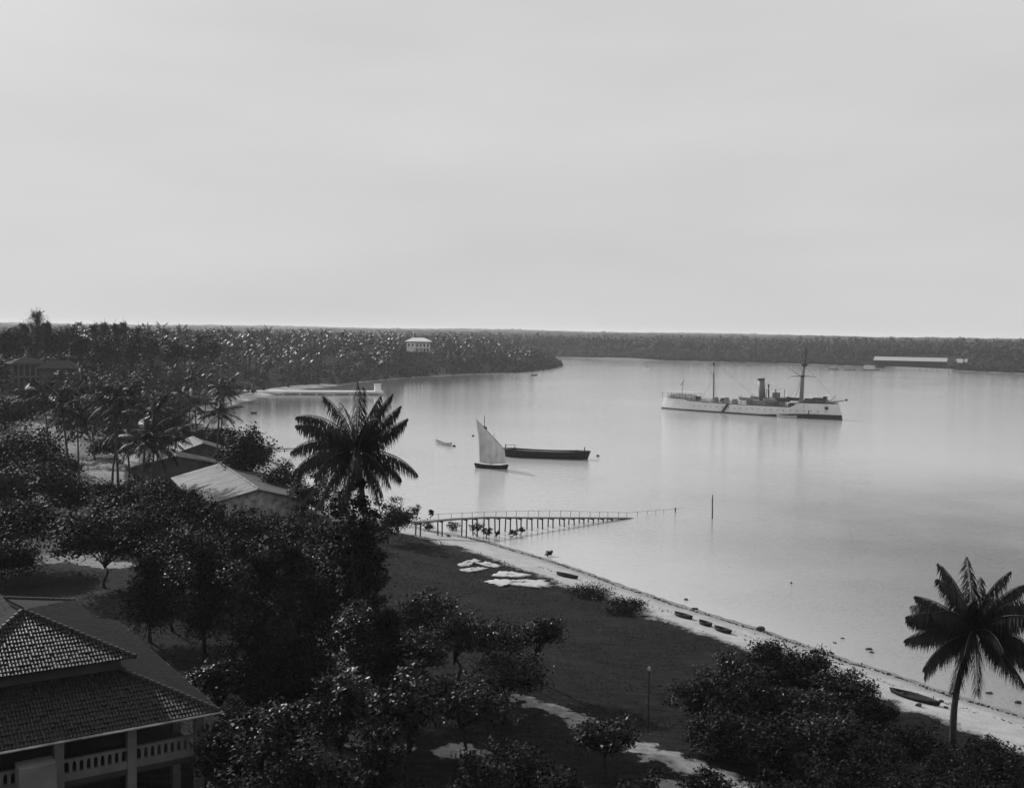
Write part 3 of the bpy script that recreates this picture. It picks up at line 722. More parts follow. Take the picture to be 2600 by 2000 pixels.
def bungalow():
    u = np.array([.83, .557, 0]); v = np.array([-.557, .83, 0]); Z = np.array([0, 0, 1.0])
    rz = math.atan2(u[1], u[0])
    A = np.array([-15.75, 59.4, 9.0])
    base = A - u * .9 + v * .9; g = float(gz(base[0], base[1]))
    t = thing('tiled_bungalow', 'two storey house with dark tiled hip roof and pale balustraded veranda', 'house', (base[0], base[1], g), rz)
    def lc(p): d = np.array(p) - np.array([base[0], base[1], g]); return np.array([d @ u, d @ v, d[2]])
    # local frame: x along the front (to the right), y back, z up; the corner pillar is at the origin
    ze = 9.0 - g; zf = 6.6 - g; zu = 11.5 - g; zl = 10.9 - g; W = 24.0; D = 21.0
    lo = [(.9, -.9, ze), (-W, -.9, ze), (-W, 3.4, zl), (-2.6, 3.4, zl), (-2.6, D - 4, zl), (.9, D, ze)]
    C1 = (-2.55, 3.1, zu); B1 = (-2.55, 18.1, zu); Ap = (-7.55, 8.1, 13.7 - g); Ap2 = (-7.4, 17.0, 12.5 - g)
    Lf = (-12.6, 3.1, zu); Lb = (-12.6, 18.1, zu)
    F1 = [C1, Lf, Ap]; F2 = [B1, C1, Ap]; F2b = [B1, Ap, Ap2]; F3 = [Lf, Lb, Ap2, Ap]; F4 = [Lb, B1, Ap2]
    G1 = [(.9, -.9, ze), (-W, -.9, ze), (-W, 3.4, zl), (-3.4, 3.4, zl)]; G2 = [(.9, D, ze), (.9, -.9, ze), (-3.4, 3.4, zl), (-3.4, D - 4.3, zl)]
    sb = MB()
    for f in (F1, F2, F2b, F3, F4): sb.add(f, [tuple(range(len(f)))])
    roof = sb.build('upper_roof', M['tiledark'], t)
    tl = MB()
    for f, e in ((F1, (1, 0, 0)), (F2, (0, 1, 0)), (F2b, (0, 1, 0)), (F3, (0, 1, 0))): tiles(f, e, tl)
    tag(tl.build('roof_tiles', M['tile'], roof), kind='stuff')
    rc = MB()
    for a, b2 in ((C1, Ap), (B1, Ap2), (Ap, Ap2), (Lf, Ap)):
        a = np.array(a); b2 = np.array(b2); n = int(np.linalg.norm(b2 - a) / .36)
        for i in range(n): rc.tube([a + (b2 - a) * i / n + Z * .06, a + (b2 - a) * (i + 1.1) / n + Z * .03], [.15, .12], 6)
    rc.build('hip_tiles', M['tile'], roof)
    sb = MB()
    for f in (G1, G2): sb.add(f, [tuple(range(len(f)))])
    r2 = sb.build('veranda_roof', M['tiledark'], t)
    tl = MB(); tiles(G1, (1, 0, 0), tl); tiles(G2, (0, 1, 0), tl)
    tag(tl.build('roof_tiles', M['tile'], r2), kind='stuff')
    rc = MB(); a = np.array(G1[0]); b2 = np.array(G1[3])
    for i in range(17): rc.tube([a + (b2 - a) * i / 17 + Z * .06, a + (b2 - a) * (i + 1.1) / 17 + Z * .03], [.15, .12], 6)
    rc.build('hip_tiles', M['tile'], r2)
    gt = MB(); gt.tube([(.98, -.98, ze - .05), (.98, D, ze - .05)], .07, 6); gt.tube([(.98, -.98, ze - .05), (-W, -.98, ze - .05)], .07, 6)
    gt.build('gutter', M['plaster'], r2)  # pale colour stands in for sunlight along the eave edge
    # walls of the core, upper wall band under the high eave
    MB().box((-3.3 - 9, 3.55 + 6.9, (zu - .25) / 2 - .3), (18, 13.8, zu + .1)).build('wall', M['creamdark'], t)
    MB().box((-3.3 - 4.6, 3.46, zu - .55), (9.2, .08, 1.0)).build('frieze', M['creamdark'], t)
    for k in range(4):
        MB().box((-5.5 - 3.4 * k, 3.49, zf + 1.15), (1.2, .14, 2.3)).build('door', M['wood'], t)
    # floor slab, pillars, balustrade
    fl = MB(); fl.box((-W / 2, 1.7, zf - .22), (W + .3, 3.7, .3)); fl.box((-1.55, (D - 3) / 2 + 1.5, zf - .225), (3.4, D - 3, .29))
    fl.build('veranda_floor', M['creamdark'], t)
    px = [0, -3.65, -7.3, -10.95, -14.6]
    for k, x in enumerate(px):
        MB().box((x, 0, (ze - .2) / 2 - .4), (.46, .46, ze + .6)).build('pillar', M['cream'], t)
    for y in (4.2, 8.4, 12.6, 16.8): MB().box((0, y, (ze - .2) / 2 - .4), (.46, .46, ze + .6)).build('pillar', M['cream'], t)
    MB().box((-8.55, -.85, (zf + 1.5) / 2 - .4), (1.75, 1.2, zf + 2.3)).build('buttress', M['cream'], t)
    MB().box((-11.2, -1.0, (zf + .4) / 2 - .4), (3.5, 1.3, zf + 1.2)).build('buttress', M['cream'], t)
    bal = None
    def panel(x0, x1):
        w = x1 - x0; n = 9
        b0 = MB().box(((x0 + x1) / 2, 0, zf + .07), (w, .26, .52)).build('base_beam', M['cream'], t)
        MB().box(((x0 + x1) / 2, 0, zf + .98), (w, .24, .13)).build('handrail', M['cream'], t)
        pitch = w / n; hw = pitch * .5
        # balusters between arched slots: flared to the arch at the top
        prof = [(.0, .21), (.45, .21), (.60, .26), (.70, .36), (.76, .5)]
        z0 = zf + .33; hh = .60
        outl = [(-k * pitch, z0 + q / .76 * hh) for q, k in prof] + [(k * pitch, z0 + q / .76 * hh) for q, k in reversed(prof)]
        bm = MB(); m_ = len(outl)
        bm.add([(a, -.07, b2) for a, b2 in outl] + [(a, .07, b2) for a, b2 in outl], [tuple(range(m_)), tuple(range(m_, 2 * m_))[::-1]] + [((i + 1) % m_, i, m_ + i, m_ + (i + 1) % m_) for i in range(m_)])
        me = bm.mesh('baluster', M['cream'])
        for k in range(1, n):
            o = link('baluster', me, t); o.location = (x0 + k * pitch, 0, 0)
    panel(-3.42, -.23); panel(-7.07, -3.88); panel(-10.72, -7.53)
    # ground floor: dark rooms, a back wall rail
    MB().box((-W / 2, .05, (zf - 3.1)), (W, .12, .08)).build('lower_rail', M['creamdark'], t)
    MB().box((-2.4, 3.2, zf + 1.75), (4.6, .1, .08)).build('curtain_rail', M['creamdark'], t)
    # a lit opening on the ground floor
    return t
bungalow()

# ------------------------------------------------------------------ jetty in front of the huts
def jetty():
    A = P(1062, 1377, 0); B = P(1600, 1315, 0); E = P(1735, 1301, 0); d = B - A; Ln = np.linalg.norm(d); d /= Ln
    rz = math.atan2(d[1], d[0]); t = thing('jetty', 'thin legged wooden jetty sloping down into the water', 'jetty', (A[0], A[1], 0), rz)
    def s_of(px):       # distance along the jetty line seen at pixel column px
        dr = ray(px, 1330); n = np.array([-dr[1], dr[0]]); return float(-(A[:2] @ n) / (d[:2] @ n))
    zs = [(s_of(1041), 2.95), (s_of(1152), 2.9), (s_of(1239), 2.62), (s_of(1344), 1.9), (s_of(1500), .82), (s_of(1605), .02)]
    def zd(s): return float(np.interp(s, [a for a, _ in zs], [b2 for _, b2 in zs]))
    ss = np.linspace(s_of(1041), s_of(1605), 90)
    for a, b2 in zip(ss[:-1], ss[1:]):
        m = (a + b2) / 2; v = []
        for s in (a + .015, b2 - .015):
            for y in (-.5, .5): v += [(s, y, zd(s)), (s, y, zd(s) - .06)]
        MB().add(v, [(0, 2, 6, 4), (1, 5, 7, 3), (0, 4, 5, 1), (2, 3, 7, 6), (0, 1, 3, 2), (4, 6, 7, 5)]).build('plank', M['deckwood'], t)
    for y in (-.4, .4):
        MB().tube([(s, y, zd(s) - .12) for s, _ in zs], .055, 4).build('stringer', M['oldwood'], t)
    r = random.Random(4)
    cols = [1062, 1117, 1179, 1205, 1235, 1262, 1290, 1317, 1344, 1371, 1398, 1426, 1451, 1476, 1500, 1525, 1548]
    for k, px in enumerate(cols):
        s = s_of(px); zt = zd(s) - .12
        for y in (-.6, .6):
            MB().tube([(s + r.uniform(-.12, .12) + (.25 if (k % 2 and y > 0) else 0), y * 1.15, -1.6), (s, y, zt)], .10, 6).build('post', M['tar'], t)
        MB().box((s, 0, zt - .12), (.14, 1.6, .14)).build('cross_beam', M['oldwood'], t)
    rc = [1119, 1152, 1179, 1205, 1235, 1265, 1292, 1317, 1347, 1374, 1402, 1430, 1455, 1478, 1505, 1528, 1550, 1577, 1598, 1625, 1649, 1672, 1692, 1721]
    for px in rc:
        s = s_of(px); zr = .95 if px > 1560 else 0
        zt = float(np.interp(px, [1100, 1239, 1400, 1600, 1735], [3.75, 3.35, 2.55, .85, .55])); zb = -1.2 if px > 1595 else zd(s) - .1
        MB().tube([(s, .66, zb), (s + r.uniform(-.06, .06), .66, zt)], .035, 5).build('rail_post', M['oldwood'], t)
    MB().tube([(s_of(px), .66, z) for px, z in ((1100, 3.7), (1239, 3.3), (1400, 2.5), (1600, .80), (1738, .5))], .022, 5).build('handrail', M['oldwood'], t)
    MB().tube([(s_of(1721), .66, -1.5), (s_of(1721), .66, .75)], .10, 6).build('end_post', M['tar'], t)
jetty()
p = P(1808, 1316, 0); t = thing('mooring_pole', 'lone slender pole standing in the water beyond the jetty', 'pole', (p[0], p[1], 0))
MB().tube([(0, 0, -1.5), (.03, 0, 1.2), (-.02, 0, 2.5), (0, 0, 3.95)], [.12, .11, .10, .07], 7).build('shaft', M['oldwood'], t)
MB().tube([(0, 0, 2.9), (0, 0, 3.05)], .15, 7).build('band', M['iron'], t)

# the low masonry pier across the bay
def bay_pier():
    a = P(588, 1000, 0); b_ = P(972, 1001, 0); d = (b_ - a)[:2]; w = np.linalg.norm(d); rz = math.atan2(d[1], d[0])
    t = thing('masonry_pier', 'long low white pier across the inner bay with a small block at its end', 'pier', (a[0], a[1], 0), rz)
    MB().box((w / 2, 0, 1.15), (w, 4.6, .9)).build('deck', M['limewash'], t)
    for k in range(1, 9): MB().box((w * k / 9, 0, -.2), (1.1, 4.0, 1.8)).build('support', M['pier'], t)
    MB().box((w - 2.4, .3, 2.9), (2.9, 2.6, 3.3)).build('pier_house', M['limewash'], t)
    MB().box((w - 2.4, .3, 4.7), (3.3, 3.0, .3)).build('pier_house_roof', M['pier'], t)
    MB().tube([(9, 0, 1.4), (9, 0, 4.6)], .22, 6).build('lamp_post', M['pier'], t)
bay_pier()
def boom():
    a = P(684, 1142, 0); b_ = P(772, 1141, 0); d = (b_ - a)[:2]; w = np.linalg.norm(d); t = thing('landing_stage', 'narrow dark landing stage poking out past the round tree', 'jetty', (a[0], a[1], 0), math.atan2(d[1], d[0]))
    MB().add([(-5, -.6, .45), (w, -.15, .35), (w, .15, .35), (-5, .6, .45), (-5, -.6, .15), (w, -.15, .22), (w, .15, .22), (-5, .6, .15)], [(0, 1, 2, 3), (7, 6, 5, 4), (0, 4, 5, 1), (1, 5, 6, 2), (2, 6, 7, 3), (3, 7, 4, 0)]).build('deck', M['tar'], t)
    for k in (0, .25, .5, .75): MB().tube([(w * k, 0, -1.5), (w * k, 0, .3)], .1, 6).build('post', M['tar'], t)
boom()

# ------------------------------------------------------------------ boats
def boat_mesh(Ln, B, H, sheer=.35, power=2.2, draft=.3, th=.06, n=18, rake=.08, stern=1.0, rise=0.0):
    """an open hull as outer and inner skins with a gunwale; x forward, waterline z=0"""
    mb = MB(); st = []
    for i in range(n + 1):
        s = -1 + 2 * i / n
        k = abs(s) if s > 0 else abs(s) * stern
        hb = max(B / 2 * (1 - k ** power), .03); top = H + sheer * abs(s) ** 2.4 + rise * s; x = s * Ln / 2
        sec = []
        for f, zz in ((0, -draft), (.45, -draft * .85), (.80, -draft * .2), (.94, top * .5), (1.0, top)):
            zz = zz if zz >= 0 else zz * (1 - .5 * abs(s) ** 3)
            sec.append((x * (1 + rake * (zz / (H + draft))), hb * f, zz))
        st.append(sec)
    m = len(st[0])
    def skin(off, flip):
        V = []
        for i, sec in enumerate(st):
            row = [(x, max(y - off, 0.0) * 1.0, z + off * (1 if j < m - 1 else 0)) for j, (x, y, z) in enumerate(sec)]
            V += [(x, -y, z) for x, y, z in reversed(row[1:])] + row
        w = 2 * m - 1
        fs = [(i * w + j, (i + 1) * w + j, (i + 1) * w + j + 1, i * w + j + 1) for i in range(n) for j in range(w - 1)]
        return V, [q[::-1] for q in fs] if flip else fs, w
    V, fs, w = skin(0, False); mb.add(V, fs)
    ends = [tuple(range(w)), tuple(n * w + j for j in range(w))[::-1]]; mb.f += ends
    o = mb.n; V2, fs2, _ = skin(th, True); mb.add(V2, fs2)
    for i in range(n):
        for j in (0, w - 1):
            q = (i * w + j, (i + 1) * w + j, o + (i + 1) * w + j, o + i * w + j); mb.f.append(q if j == 0 else q[::-1])
    for i in (0, n): mb.f.append((i * w, i * w + w - 1, o + i * w + w - 1, o + i * w))
    return mb
def open_boat(name, label, cat, a, b_, B, H, m, seats=3, group=None, sheer=.3, draft=.2, z=0, power=2.2, stern=1.0, tilt=0.0, inner=None, rise=0.0):
    a = np.array(a); b_ = np.array(b_); d = (b_ - a)[:2]; Ln = float(np.linalg.norm(d)); c = (a + b_) / 2
    t = thing(name, label, cat, (c[0], c[1], z), math.atan2(d[1], d[0]), group); t.rotation_euler[0] = tilt
    h = boat_mesh(Ln, B, H, sheer, power, draft, .05 + B * .02, stern=stern, rise=rise).build('hull', m, t)
    gw = MB()
    for s in (-1, 1):
        pts = []
        for i in range(13):
            q = -1 + 2 * i / 12; k = abs(q) if q > 0 else abs(q) * stern
            pts.append((q * Ln / 2 * 1.02, s * max(B / 2 * (1 - k ** power), .03), H + sheer * abs(q) ** 2.4 + rise * q))
        gw.tube(pts, .035 + B * .012, 5)
    gw.build('gunwale', inner or m, t)
    for k in range(seats):
        x = Ln * (-.28 + .56 * k / max(1, seats - 1)); bw_ = B * (1 - abs(x / (Ln / 2)) ** power) * .93
        MB().box((x, 0, H * .62), (.24 + Ln * .01, bw_, .06)).build('thwart', inner or M['oldwood'], t)
    return t, Ln
open_boat('rowing_boat', 'small white rowing boat moored left of the sailing dhow', 'boat', P(1146, 1133, 0), P(1106, 1125, 0), 1.5, .62, M['boatwhite'], 3, sheer=.45)
open_boat('dugout_canoe', 'dark canoe afloat off the sand spit in the inner bay', 'canoe', P(637, 1050, 0), P(652, 1050, 0), .9, .45, M['tar'], 1)
open_boat('dugout_canoe', 'small dark boat lying off the headland tip', 'canoe', P(1349, 954, 0), P(1364, 953, 0), 1.4, .7, M['tar'], 2)
for k, (x0, x1, y, lab) in enumerate(((2105, 2128, 938, 'leftmost of three low dark boats off the far shore'), (2145, 2172, 939, 'middle of three low dark boats off the far shore'), (2192, 2232, 940, 'rightmost and longest of three low dark boats off the far shore'), (1878, 1892, 921, 'tiny dark boat off the far shore left of the ship foremast'), (1636, 1648, 931, 'tiny grey boat off the far shore, left of the ship'))):
    open_boat('small_boat', lab, 'boat', P(x0, y, 0), P(x1, y + .3, 0), 1.8, .7, M['oldwood'] if k != 4 else M['boatwhite'], 2, group='boats off the far shore')
# dugouts drawn up on the beach
for k, (pa, pb, B, lab) in enumerate((((1414, 1459), (1466, 1470), 1.0, 'dark dugout canoe on the beach nearest the drying cloths'), ((1714, 1561), (1757, 1573), .95, 'dark dugout canoe, first of three close together on the beach'),
                                   ((1776, 1582), (1807, 1592), .9, 'smallest dark dugout canoe, middle of the three on the beach'), ((1815, 1597), (1856, 1610), .95, 'dark dugout canoe, last of the three before the big bush'),
                                   ((2262, 1757), (2384, 1793), 1.25, 'large black dugout boat on the sand left of the beach palm'))):
    a = G(*pa); b_ = G(*pb); c = (a + b_) / 2
    t, Ln = open_boat('dugout_canoe', lab, 'canoe', a, b_, B, .22, M['tar'], 2, 'dugouts on the beach', sheer=.10, draft=.10, z=float(gz(c[0], c[1])) + .08, inner=M['tar'])
    t.rotation_euler[1] = -math.atan2(b_[2] - a[2], Ln)
def lighter():
    t, Ln = open_boat('cargo_lighter', 'long black open lighter moored behind the dhow', 'barge', P(1278, 1158, 0), P(1492, 1166, 0), 4.6, 1.65, M['tar'], 5, sheer=.4, draft=.6, power=8.0, inner=M['iron'])
    for x, h in ((-Ln * .47, 2.9), (Ln * .46, 2.9), (-Ln * .36, 2.5)): MB().tube([(x, 0, .5), (x * 1.01, 0, h)], .12, 6).build('bitt', M['tar'], t)
    MB().box((Ln * .43, 0, 1.95), (1.4, 2.4, .12)).build('end_deck', M['tar'], t); MB().box((-Ln * .43, 0, 1.95), (1.4, 2.4, .12)).build('end_deck', M['tar'], t)
    MB().tube([(-Ln * .49, .6, 2.75), (-Ln * .36, 1.9, 2.6)], .05, 5).build('rail', M['tar'], t)
    cg = MB(); cg.box((0, 0, 1.3), (Ln * .7, 3.4, .5)); cg.build('hold_floor', M['oldwood'], t)
lighter()
def dhow():
    a = P(1207, 1187, 0); b_ = P(1288, 1191, 0)
    t, Ln = open_boat('sailing_dhow', 'small dhow under a tall pale lateen sail', 'sailing boat', a, b_, 2.0, .62, M['tar'], 3, sheer=.42, draft=.35, inner=M['tar'])
    sc = np.linalg.norm(a[:2]) / F      # metres per photograph pixel here
    cx0 = 1247.5
    def q(px, py, y=0.0): return np.array([(px - cx0) * sc, y, (1189 - py) * sc])
    MB().tube([q(1246, 1184), q(1254, 1100)], [.09, .05], 7).build('mast', M['oldwood'], t)
    yard = [q(1204, 1064, -.1), q(1222, 1079, -.18), q(1243, 1100, -.2), q(1264, 1120, -.18), q(1281, 1138, -.1)]
    MB().tube(yard, [.03, .05, .07, .06, .04], 6).build('yard', M['oldwood'], t)
    nu, nv = 16, 18; V = []
    top = [q(1206, 1067), q(1225, 1083), q(1246, 1104), q(1265, 1122), q(1282, 1139)]; bot = [q(1216, 1174), q(1232, 1177), q(1250, 1177.5), q(1268, 1176), q(1285, 1173)]
    for j in range(nv + 1):
        for i in range(nu + 1):
            f = i / nu * 4; k = min(int(f), 3); fr = f - k; A_ = top[k] * (1 - fr) + top[k + 1] * fr; B_ = bot[k] * (1 - fr) + bot[k + 1] * fr
            g = j / nv; pnt = A_ * (1 - g) + B_ * g
            pnt[1] = -1.15 * math.sin(math.pi * (i / nu) ** .8) * math.sin(math.pi * min(1, g * .9 + .08)) + .09 * math.sin(i * 1.9 + g * 2) + .03 * (i % 2)
            pnt[0] += .12 * math.sin(math.pi * g) * (1 if i == 0 else .3)
            V.append(pnt)
    w = nu + 1; fs = [(j * w + i, j * w + i + 1, (j + 1) * w + i + 1, (j + 1) * w + i) for j in range(nv) for i in range(nu)]
    n0 = len(V); V2 = [p_ + np.array([0, .02, 0]) for p_ in V]
    mb = MB().add(V + V2, fs + [tuple(n0 + k for k in f[::-1]) for f in fs])
    mb.build('sail', M['sail'], t, True)
    for p0, p1 in ((q(1254, 1102), q(1286, 1178)), (q(1216, 1174), q(1214, 1183))): MB().tube([p0, p1], .018, 4).build('line', M['rope'], t)
    MB().box((-Ln * .42, 0, .55), (.5, .7, .5)).build('stern_seat', M['oldwood'], t)
dhow()
def buoy(px, py, rad, label, staff=0.0):
    p = P(px, py, 0); t = thing('mooring_buoy', label, 'buoy', (p[0], p[1], 0), 0, 'mooring buoys')
    prof = [(0, -.5), (.75, -.35), (1.0, .1), (.95, .4), (.6, .75), (.15, .9)]; mb = MB(); n = 12; V = []
    for a, z in prof:
        for k in range(n): V.append((a * rad * math.cos(2 * math.pi * k / n), a * rad * math.sin(2 * math.pi * k / n), z * rad))
    mb.add(V, [(i * n + k, i * n + (k + 1) % n, (i + 1) * n + (k + 1) % n, (i + 1) * n + k) for i in range(5) for k in range(n)] + [tuple(range(n))[::-1], tuple(5 * n + k for k in range(n))])
    mb.build('float', M['tar'], t, True)
    MB().tube([(0, 0, rad * .8), (0, 0, rad * 1.3 + staff)], .07 + staff * .015, 6).build('staff' if staff else 'ring', M['iron'], t)
buoy(1153, 1133, .45, 'black buoy right beside the white rowing boat')
buoy(1201, 1107, .42, 'black buoy just left of the dhow sail')
buoy(1518, 1158, .42, 'black buoy off the right end of the lighter')
buoy(1230, 1088, .85, 'tall black beacon buoy seen behind the dhow sail tip', 3.0)
buoy(2009, 1480, .14, 'tiny black float on open water right of the jetty pole')

# ------------------------------------------------------------------ the white gunboat
def gunboat():
    Bw = P(2139, 1066, 0); Sw = P(1684, 1036, 0); d = (Bw - Sw)[:2]; Ln = float(np.linalg.norm(d)); rz = math.atan2(d[1], d[0]); c = (Bw + Sw) / 2
    t = thing('white_gunboat', 'white two masted steam gunboat with one dark funnel anchored in harbour', 'ship', (c[0], c[1], 0), rz)
    n = 40; B = 9.6
    def s_of(px):
        dr = ray(px, 1050); nn = np.array([-dr[1], dr[0]]); dd = d / Ln; return float(-(c[:2] @ nn) / (dd @ nn))
    def top(s):      # s in -1..1
        return 3.75 + .55 * max(0, -s) ** 2 + 1.7 * sm((s - .52) / .06) + .35 * max(0, s) ** 2 + .55 * sm((-.62 - s) / .05)
    def band(s): return .55 + 1.15 * sm((s - .15) / .6)
    def half(s): return B / 2 * (1 - abs(s) ** (3.4 if s > 0 else 4.5) * (1.0 if s > 0 else .72))
    def sec(s, z):
        hb = max(half(s), .06); k = 1.0
        if z < 0: k = .55 + .45 * (1 + z / 2.2) ** .5
        fl = 1 + .10 * max(0, s) ** 2 * (z / 5 - .4) - .05 * (z / 4)
        x = s * Ln / 2
        if s > .9: x -= (s - .9) / .1 * (z - 0.8) * .33 if z > .8 else 0
        if s < -.9: x -= (-.9 - s) / .1 * -1 * 0 - (z - 1.0) * -.35 * (-.9 - s) / .1 * -1 if z > 1 else 0
        return x, hb * k * fl
    def loft(zs_of, name, m, deckcap=False):
        mb = MB(); V = []; k = 0
        for i in range(n + 1):
            s = -1 + 2 * i / n; zs = zs_of(s); k = len(zs)
            row = [(sec(s, z)[0], sec(s, z)[1], z) for z in zs]
            V += [(x, -y, z) for x, y, z in row] + [(x, y, z) for x, y, z in row]
        fs = []
        for i in range(n):
            for side in (0, 1):
                for j in range(k - 1):
                    a = i * 2 * k + side * k + j; b2 = a + 2 * k; q = (a, b2, b2 + 1, a + 1); fs.append(q if side == 0 else q[::-1])
            if deckcap:
                a = i * 2 * k + k - 1; b2 = a + k; fs.append((a, a + 2 * k, b2 + 2 * k, b2))
            else:
                a = i * 2 * k; b2 = a + k; fs.append((a, b2, b2 + 2 * k, a + 2 * k))
        fs.append(tuple(list(range(0, k)) + list(range(2 * k - 1, k - 1, -1)))); o = n * 2 * k
        fs.append(tuple([o + j for j in range(k)] + [o + j for j in range(2 * k - 1, k - 1, -1)])[::-1])
        return mb.add(V, fs).build(name, m, t)
    loft(lambda s: [-2.0, -1.0, 0.0, band(s)], 'boot_topping', M['shipdark'])
    hull = loft(lambda s: [band(s), (band(s) + top(s)) / 2, top(s)], 'hull', M['shipwhite'], True)
    # bulwark line, deck edge strake and rails
    for sd in (-1, 1):
        MB().tube([(sec(s, top(s))[0], sd * sec(s, top(s))[1], top(s) + .06) for s in np.linspace(-.99, .99, 50)], .2, 5).build('deck_edge', M['shipdark'] if sd < 0 else M['shipdark'], t)
        rr = MB()
        for zz in (.55, 1.05): rr.tube([(sec(s, top(s))[0], sd * (sec(s, top(s))[1] - .15), top(s) + zz) for s in np.linspace(-.97, .97, 40)], .04, 4, False)
        for s in np.linspace(-.97, .97, 48):
            x, y = sec(s, top(s)); rr.tube([(x, sd * (y - .15), top(s)), (x, sd * (y - .15), top(s) + 1.1)], .035, 4, False)
        rr.build('guard_rail', M['shipgrey'], t)
    # portholes on both sides
    for sd in (-1, 1):
        for s in np.linspace(-.55, .85, 22):
            z = 2.2 + .7 * max(0, s); x, y = sec(s, z)
            MB().tube([(x, sd * (y - .1), z), (x, sd * (y + .05), z)], .2, 8).build('porthole', M['glass'], hull)
    z0 = 3.8
    # funnel, steam pipe and casing
    fx = s_of(1936); MB().tube([(fx, 0, z0 - .2), (fx - .9, 0, 13.4)], [1.35, 1.25], 14).build('funnel', M['shipbuff'], t, True)
    MB().tube([(fx - .88, 0, 13.1), (fx - .93, 0, 13.7)], [1.42, 1.42], 14).build('funnel_cap', M['shipdark'], t)
    MB().tube([(fx + 2.3, .4, z0), (fx + 2.0, .4, 11.0), (fx + 2.1, .4, 11.6)], [.28, .28, .42], 8).build('ventilator', M['shipdark'], t)
    ax, bx = s_of(1903), s_of(1985)
    MB().box(((ax + bx) / 2, 0, z0 + .75), (bx - ax, 5.6, 1.7)).build('deckhouse', M['shipgrey'], t)
    bx0, bx1 = s_of(1952), s_of(1984); bc = (bx0 + bx1) / 2
    br = MB().box((bc, 0, z0 + 2.9), (bx1 - bx0, 8.4, .25)).build('bridge', M['shipgrey'], t)
    for sx in (-1, 1):
        for sy in (-1, 1): MB().tube([(bc + sx * 1.9, sy * 3.4, z0), (bc + sx * 1.9, sy * 3.4, z0 + 6.1)], .11, 5).build('stanchion', M['shipdark'], br)
    MB().box((bc - .8, 0, z0 + 6.2), (3.6, 6.6, .12)).build('bridge_awning', M['canvas'], br)
    MB().box((bc + .3, 0, z0 + 3.9), (1.9, 2.6, 1.9)).build('wheelhouse', M['shipgrey'], br)
    # ship's boats in davits
    for k, px in enumerate((1908, 1970, 2002)):
        x = s_of(px)
        for sy in (-1, 1):
            o = boat_mesh(6.0, 1.5, .7, .25, 2.2, .5, .06, 12).build('ship_boat', M['shipgrey'] if k != 2 else M['shipdark'], t)
            o.location = (x, sy * 4.6, z0 + (1.9 if k != 2 else 2.3))
            for dx in (-2.1, 2.1): MB().tube([(dx, -sy * .5, -2.2), (dx, -sy * .4, 1.1), (dx, sy * .1, 1.6)], .07, 5).build('davit', M['shipdark'], o)
    # fore mast with top, yard and gaff; thin main mast
    mx = s_of(2033)
    fm = MB().tube([(mx, 0, z0), (mx + .3, 0, 15.0), (mx + .9, 0, 19.5)], [.85, .68, .5], 10).build('fore_mast', M['shipgrey'], t, True)
    MB().tube([(mx + 1.1, 0, 19.0), (mx + 1.5, 0, 25.8)], [.40, .24], 8).build('topmast', M['shipdark'], fm)
    MB().tube([(mx + .9, 0, 18.8), (mx + .9, 0, 19.0), (mx + .9, 0, 19.9)], [.5, 1.1, 1.2], 10).build('fighting_top', M['shipdark'], fm)
    MB().tube([(mx - 3.0, -3.2, 15.0), (mx + .4, 0, 15.3), (mx + 3.8, 3.2, 15.0)], [.09, .17, .09], 6).build('yard', M['shipdark'], fm)
    MB().tube([(mx + .3, 0, 14.6), (mx + .3, 0, 15.6)], [.75, .75], 8).build('cap', M['shipdark'], fm)
    MB().tube([(mx + .2, 0, 14.8), (mx - 6.6, 0, 18.6)], [.13, .07], 5).build('gaff', M['shipdark'], fm)
    nx = s_of(1811)
    mm = MB().tube([(nx, 0, z0), (nx - .2, 0, 14.2), (nx - .3, 0, 20.2)], [.34, .26, .10], 8).build('main_mast', M['shipgrey'], t, True)
    MB().tube([(nx - .2, 0, 14.3), (nx - 6.2, 0, 18.6)], [.12, .06], 5).build('gaff', M['shipgrey'], mm)
    MB().tube([(nx - .2, 0, 13.6), (nx - .2, 0, 14.4)], [.45, .45], 8).build('cap', M['shipgrey'], mm)
    MB().tube([(nx - .28, 0, 17.8), (nx - .28, 0, 19.4)], [.42, .2], 8).build('masthead_drum', M['shipdark'], mm)
    for k, (p0, p1) in enumerate((((mx + 1.0, 0, 19.2), (Ln * .47, 0, 6.6)), ((mx + .4, 0, 15), (mx - 5, -3.6, z0)), ((mx + .4, 0, 15), (mx - 5, 3.6, z0)), ((mx + .4, 0, 15), (mx - 2, -4.2, z0)), ((mx + .4, 0, 15), (mx + 3, -4.0, z0)),
                             ((nx - .2, 0, 14), (nx + 4, -4.0, z0)), ((nx - .2, 0, 14), (nx - 3.5, -4.0, z0)), ((nx - .3, 0, 19.5), (fx - 2, 0, z0 + 2)), ((mx + 1.2, 0, 20), (nx, 0, 19)))):
        MB().tube([p0, p1], .05, 4, False).build('stay', M['rope'], t)
    # poop: awning over the quarterdeck, flagstaff with furled ensign
    sx0, sx1 = s_of(1690), s_of(1768); zc = top(-.8)
    MB().box(((sx0 + sx1) / 2, 0, zc + 2.35), (sx1 - sx0, 7.2, .12)).build('poop_awning', M['canvas'], t)
    MB().box(((sx0 + sx1) / 2 + 1.5, 0, zc + .7), (sx1 - sx0 - 5, 4.4, 1.4)).build('poop_house', M['shipwhite'], t)
    for x in np.linspace(sx0 + .4, sx1 - .4, 6):
        for sy in (-3.4, 3.4): MB().tube([(x, sy, zc), (x, sy, zc + 2.35)], .07, 5).build('awning_post', M['shipdark'], t)
    wx0 = s_of(1732); MB().tube([(wx0 - .6, 0, zc), (wx0 + .5, 0, zc + 8.2)], [.14, .08], 6).build('ensign_staff', M['shipgrey'], t)
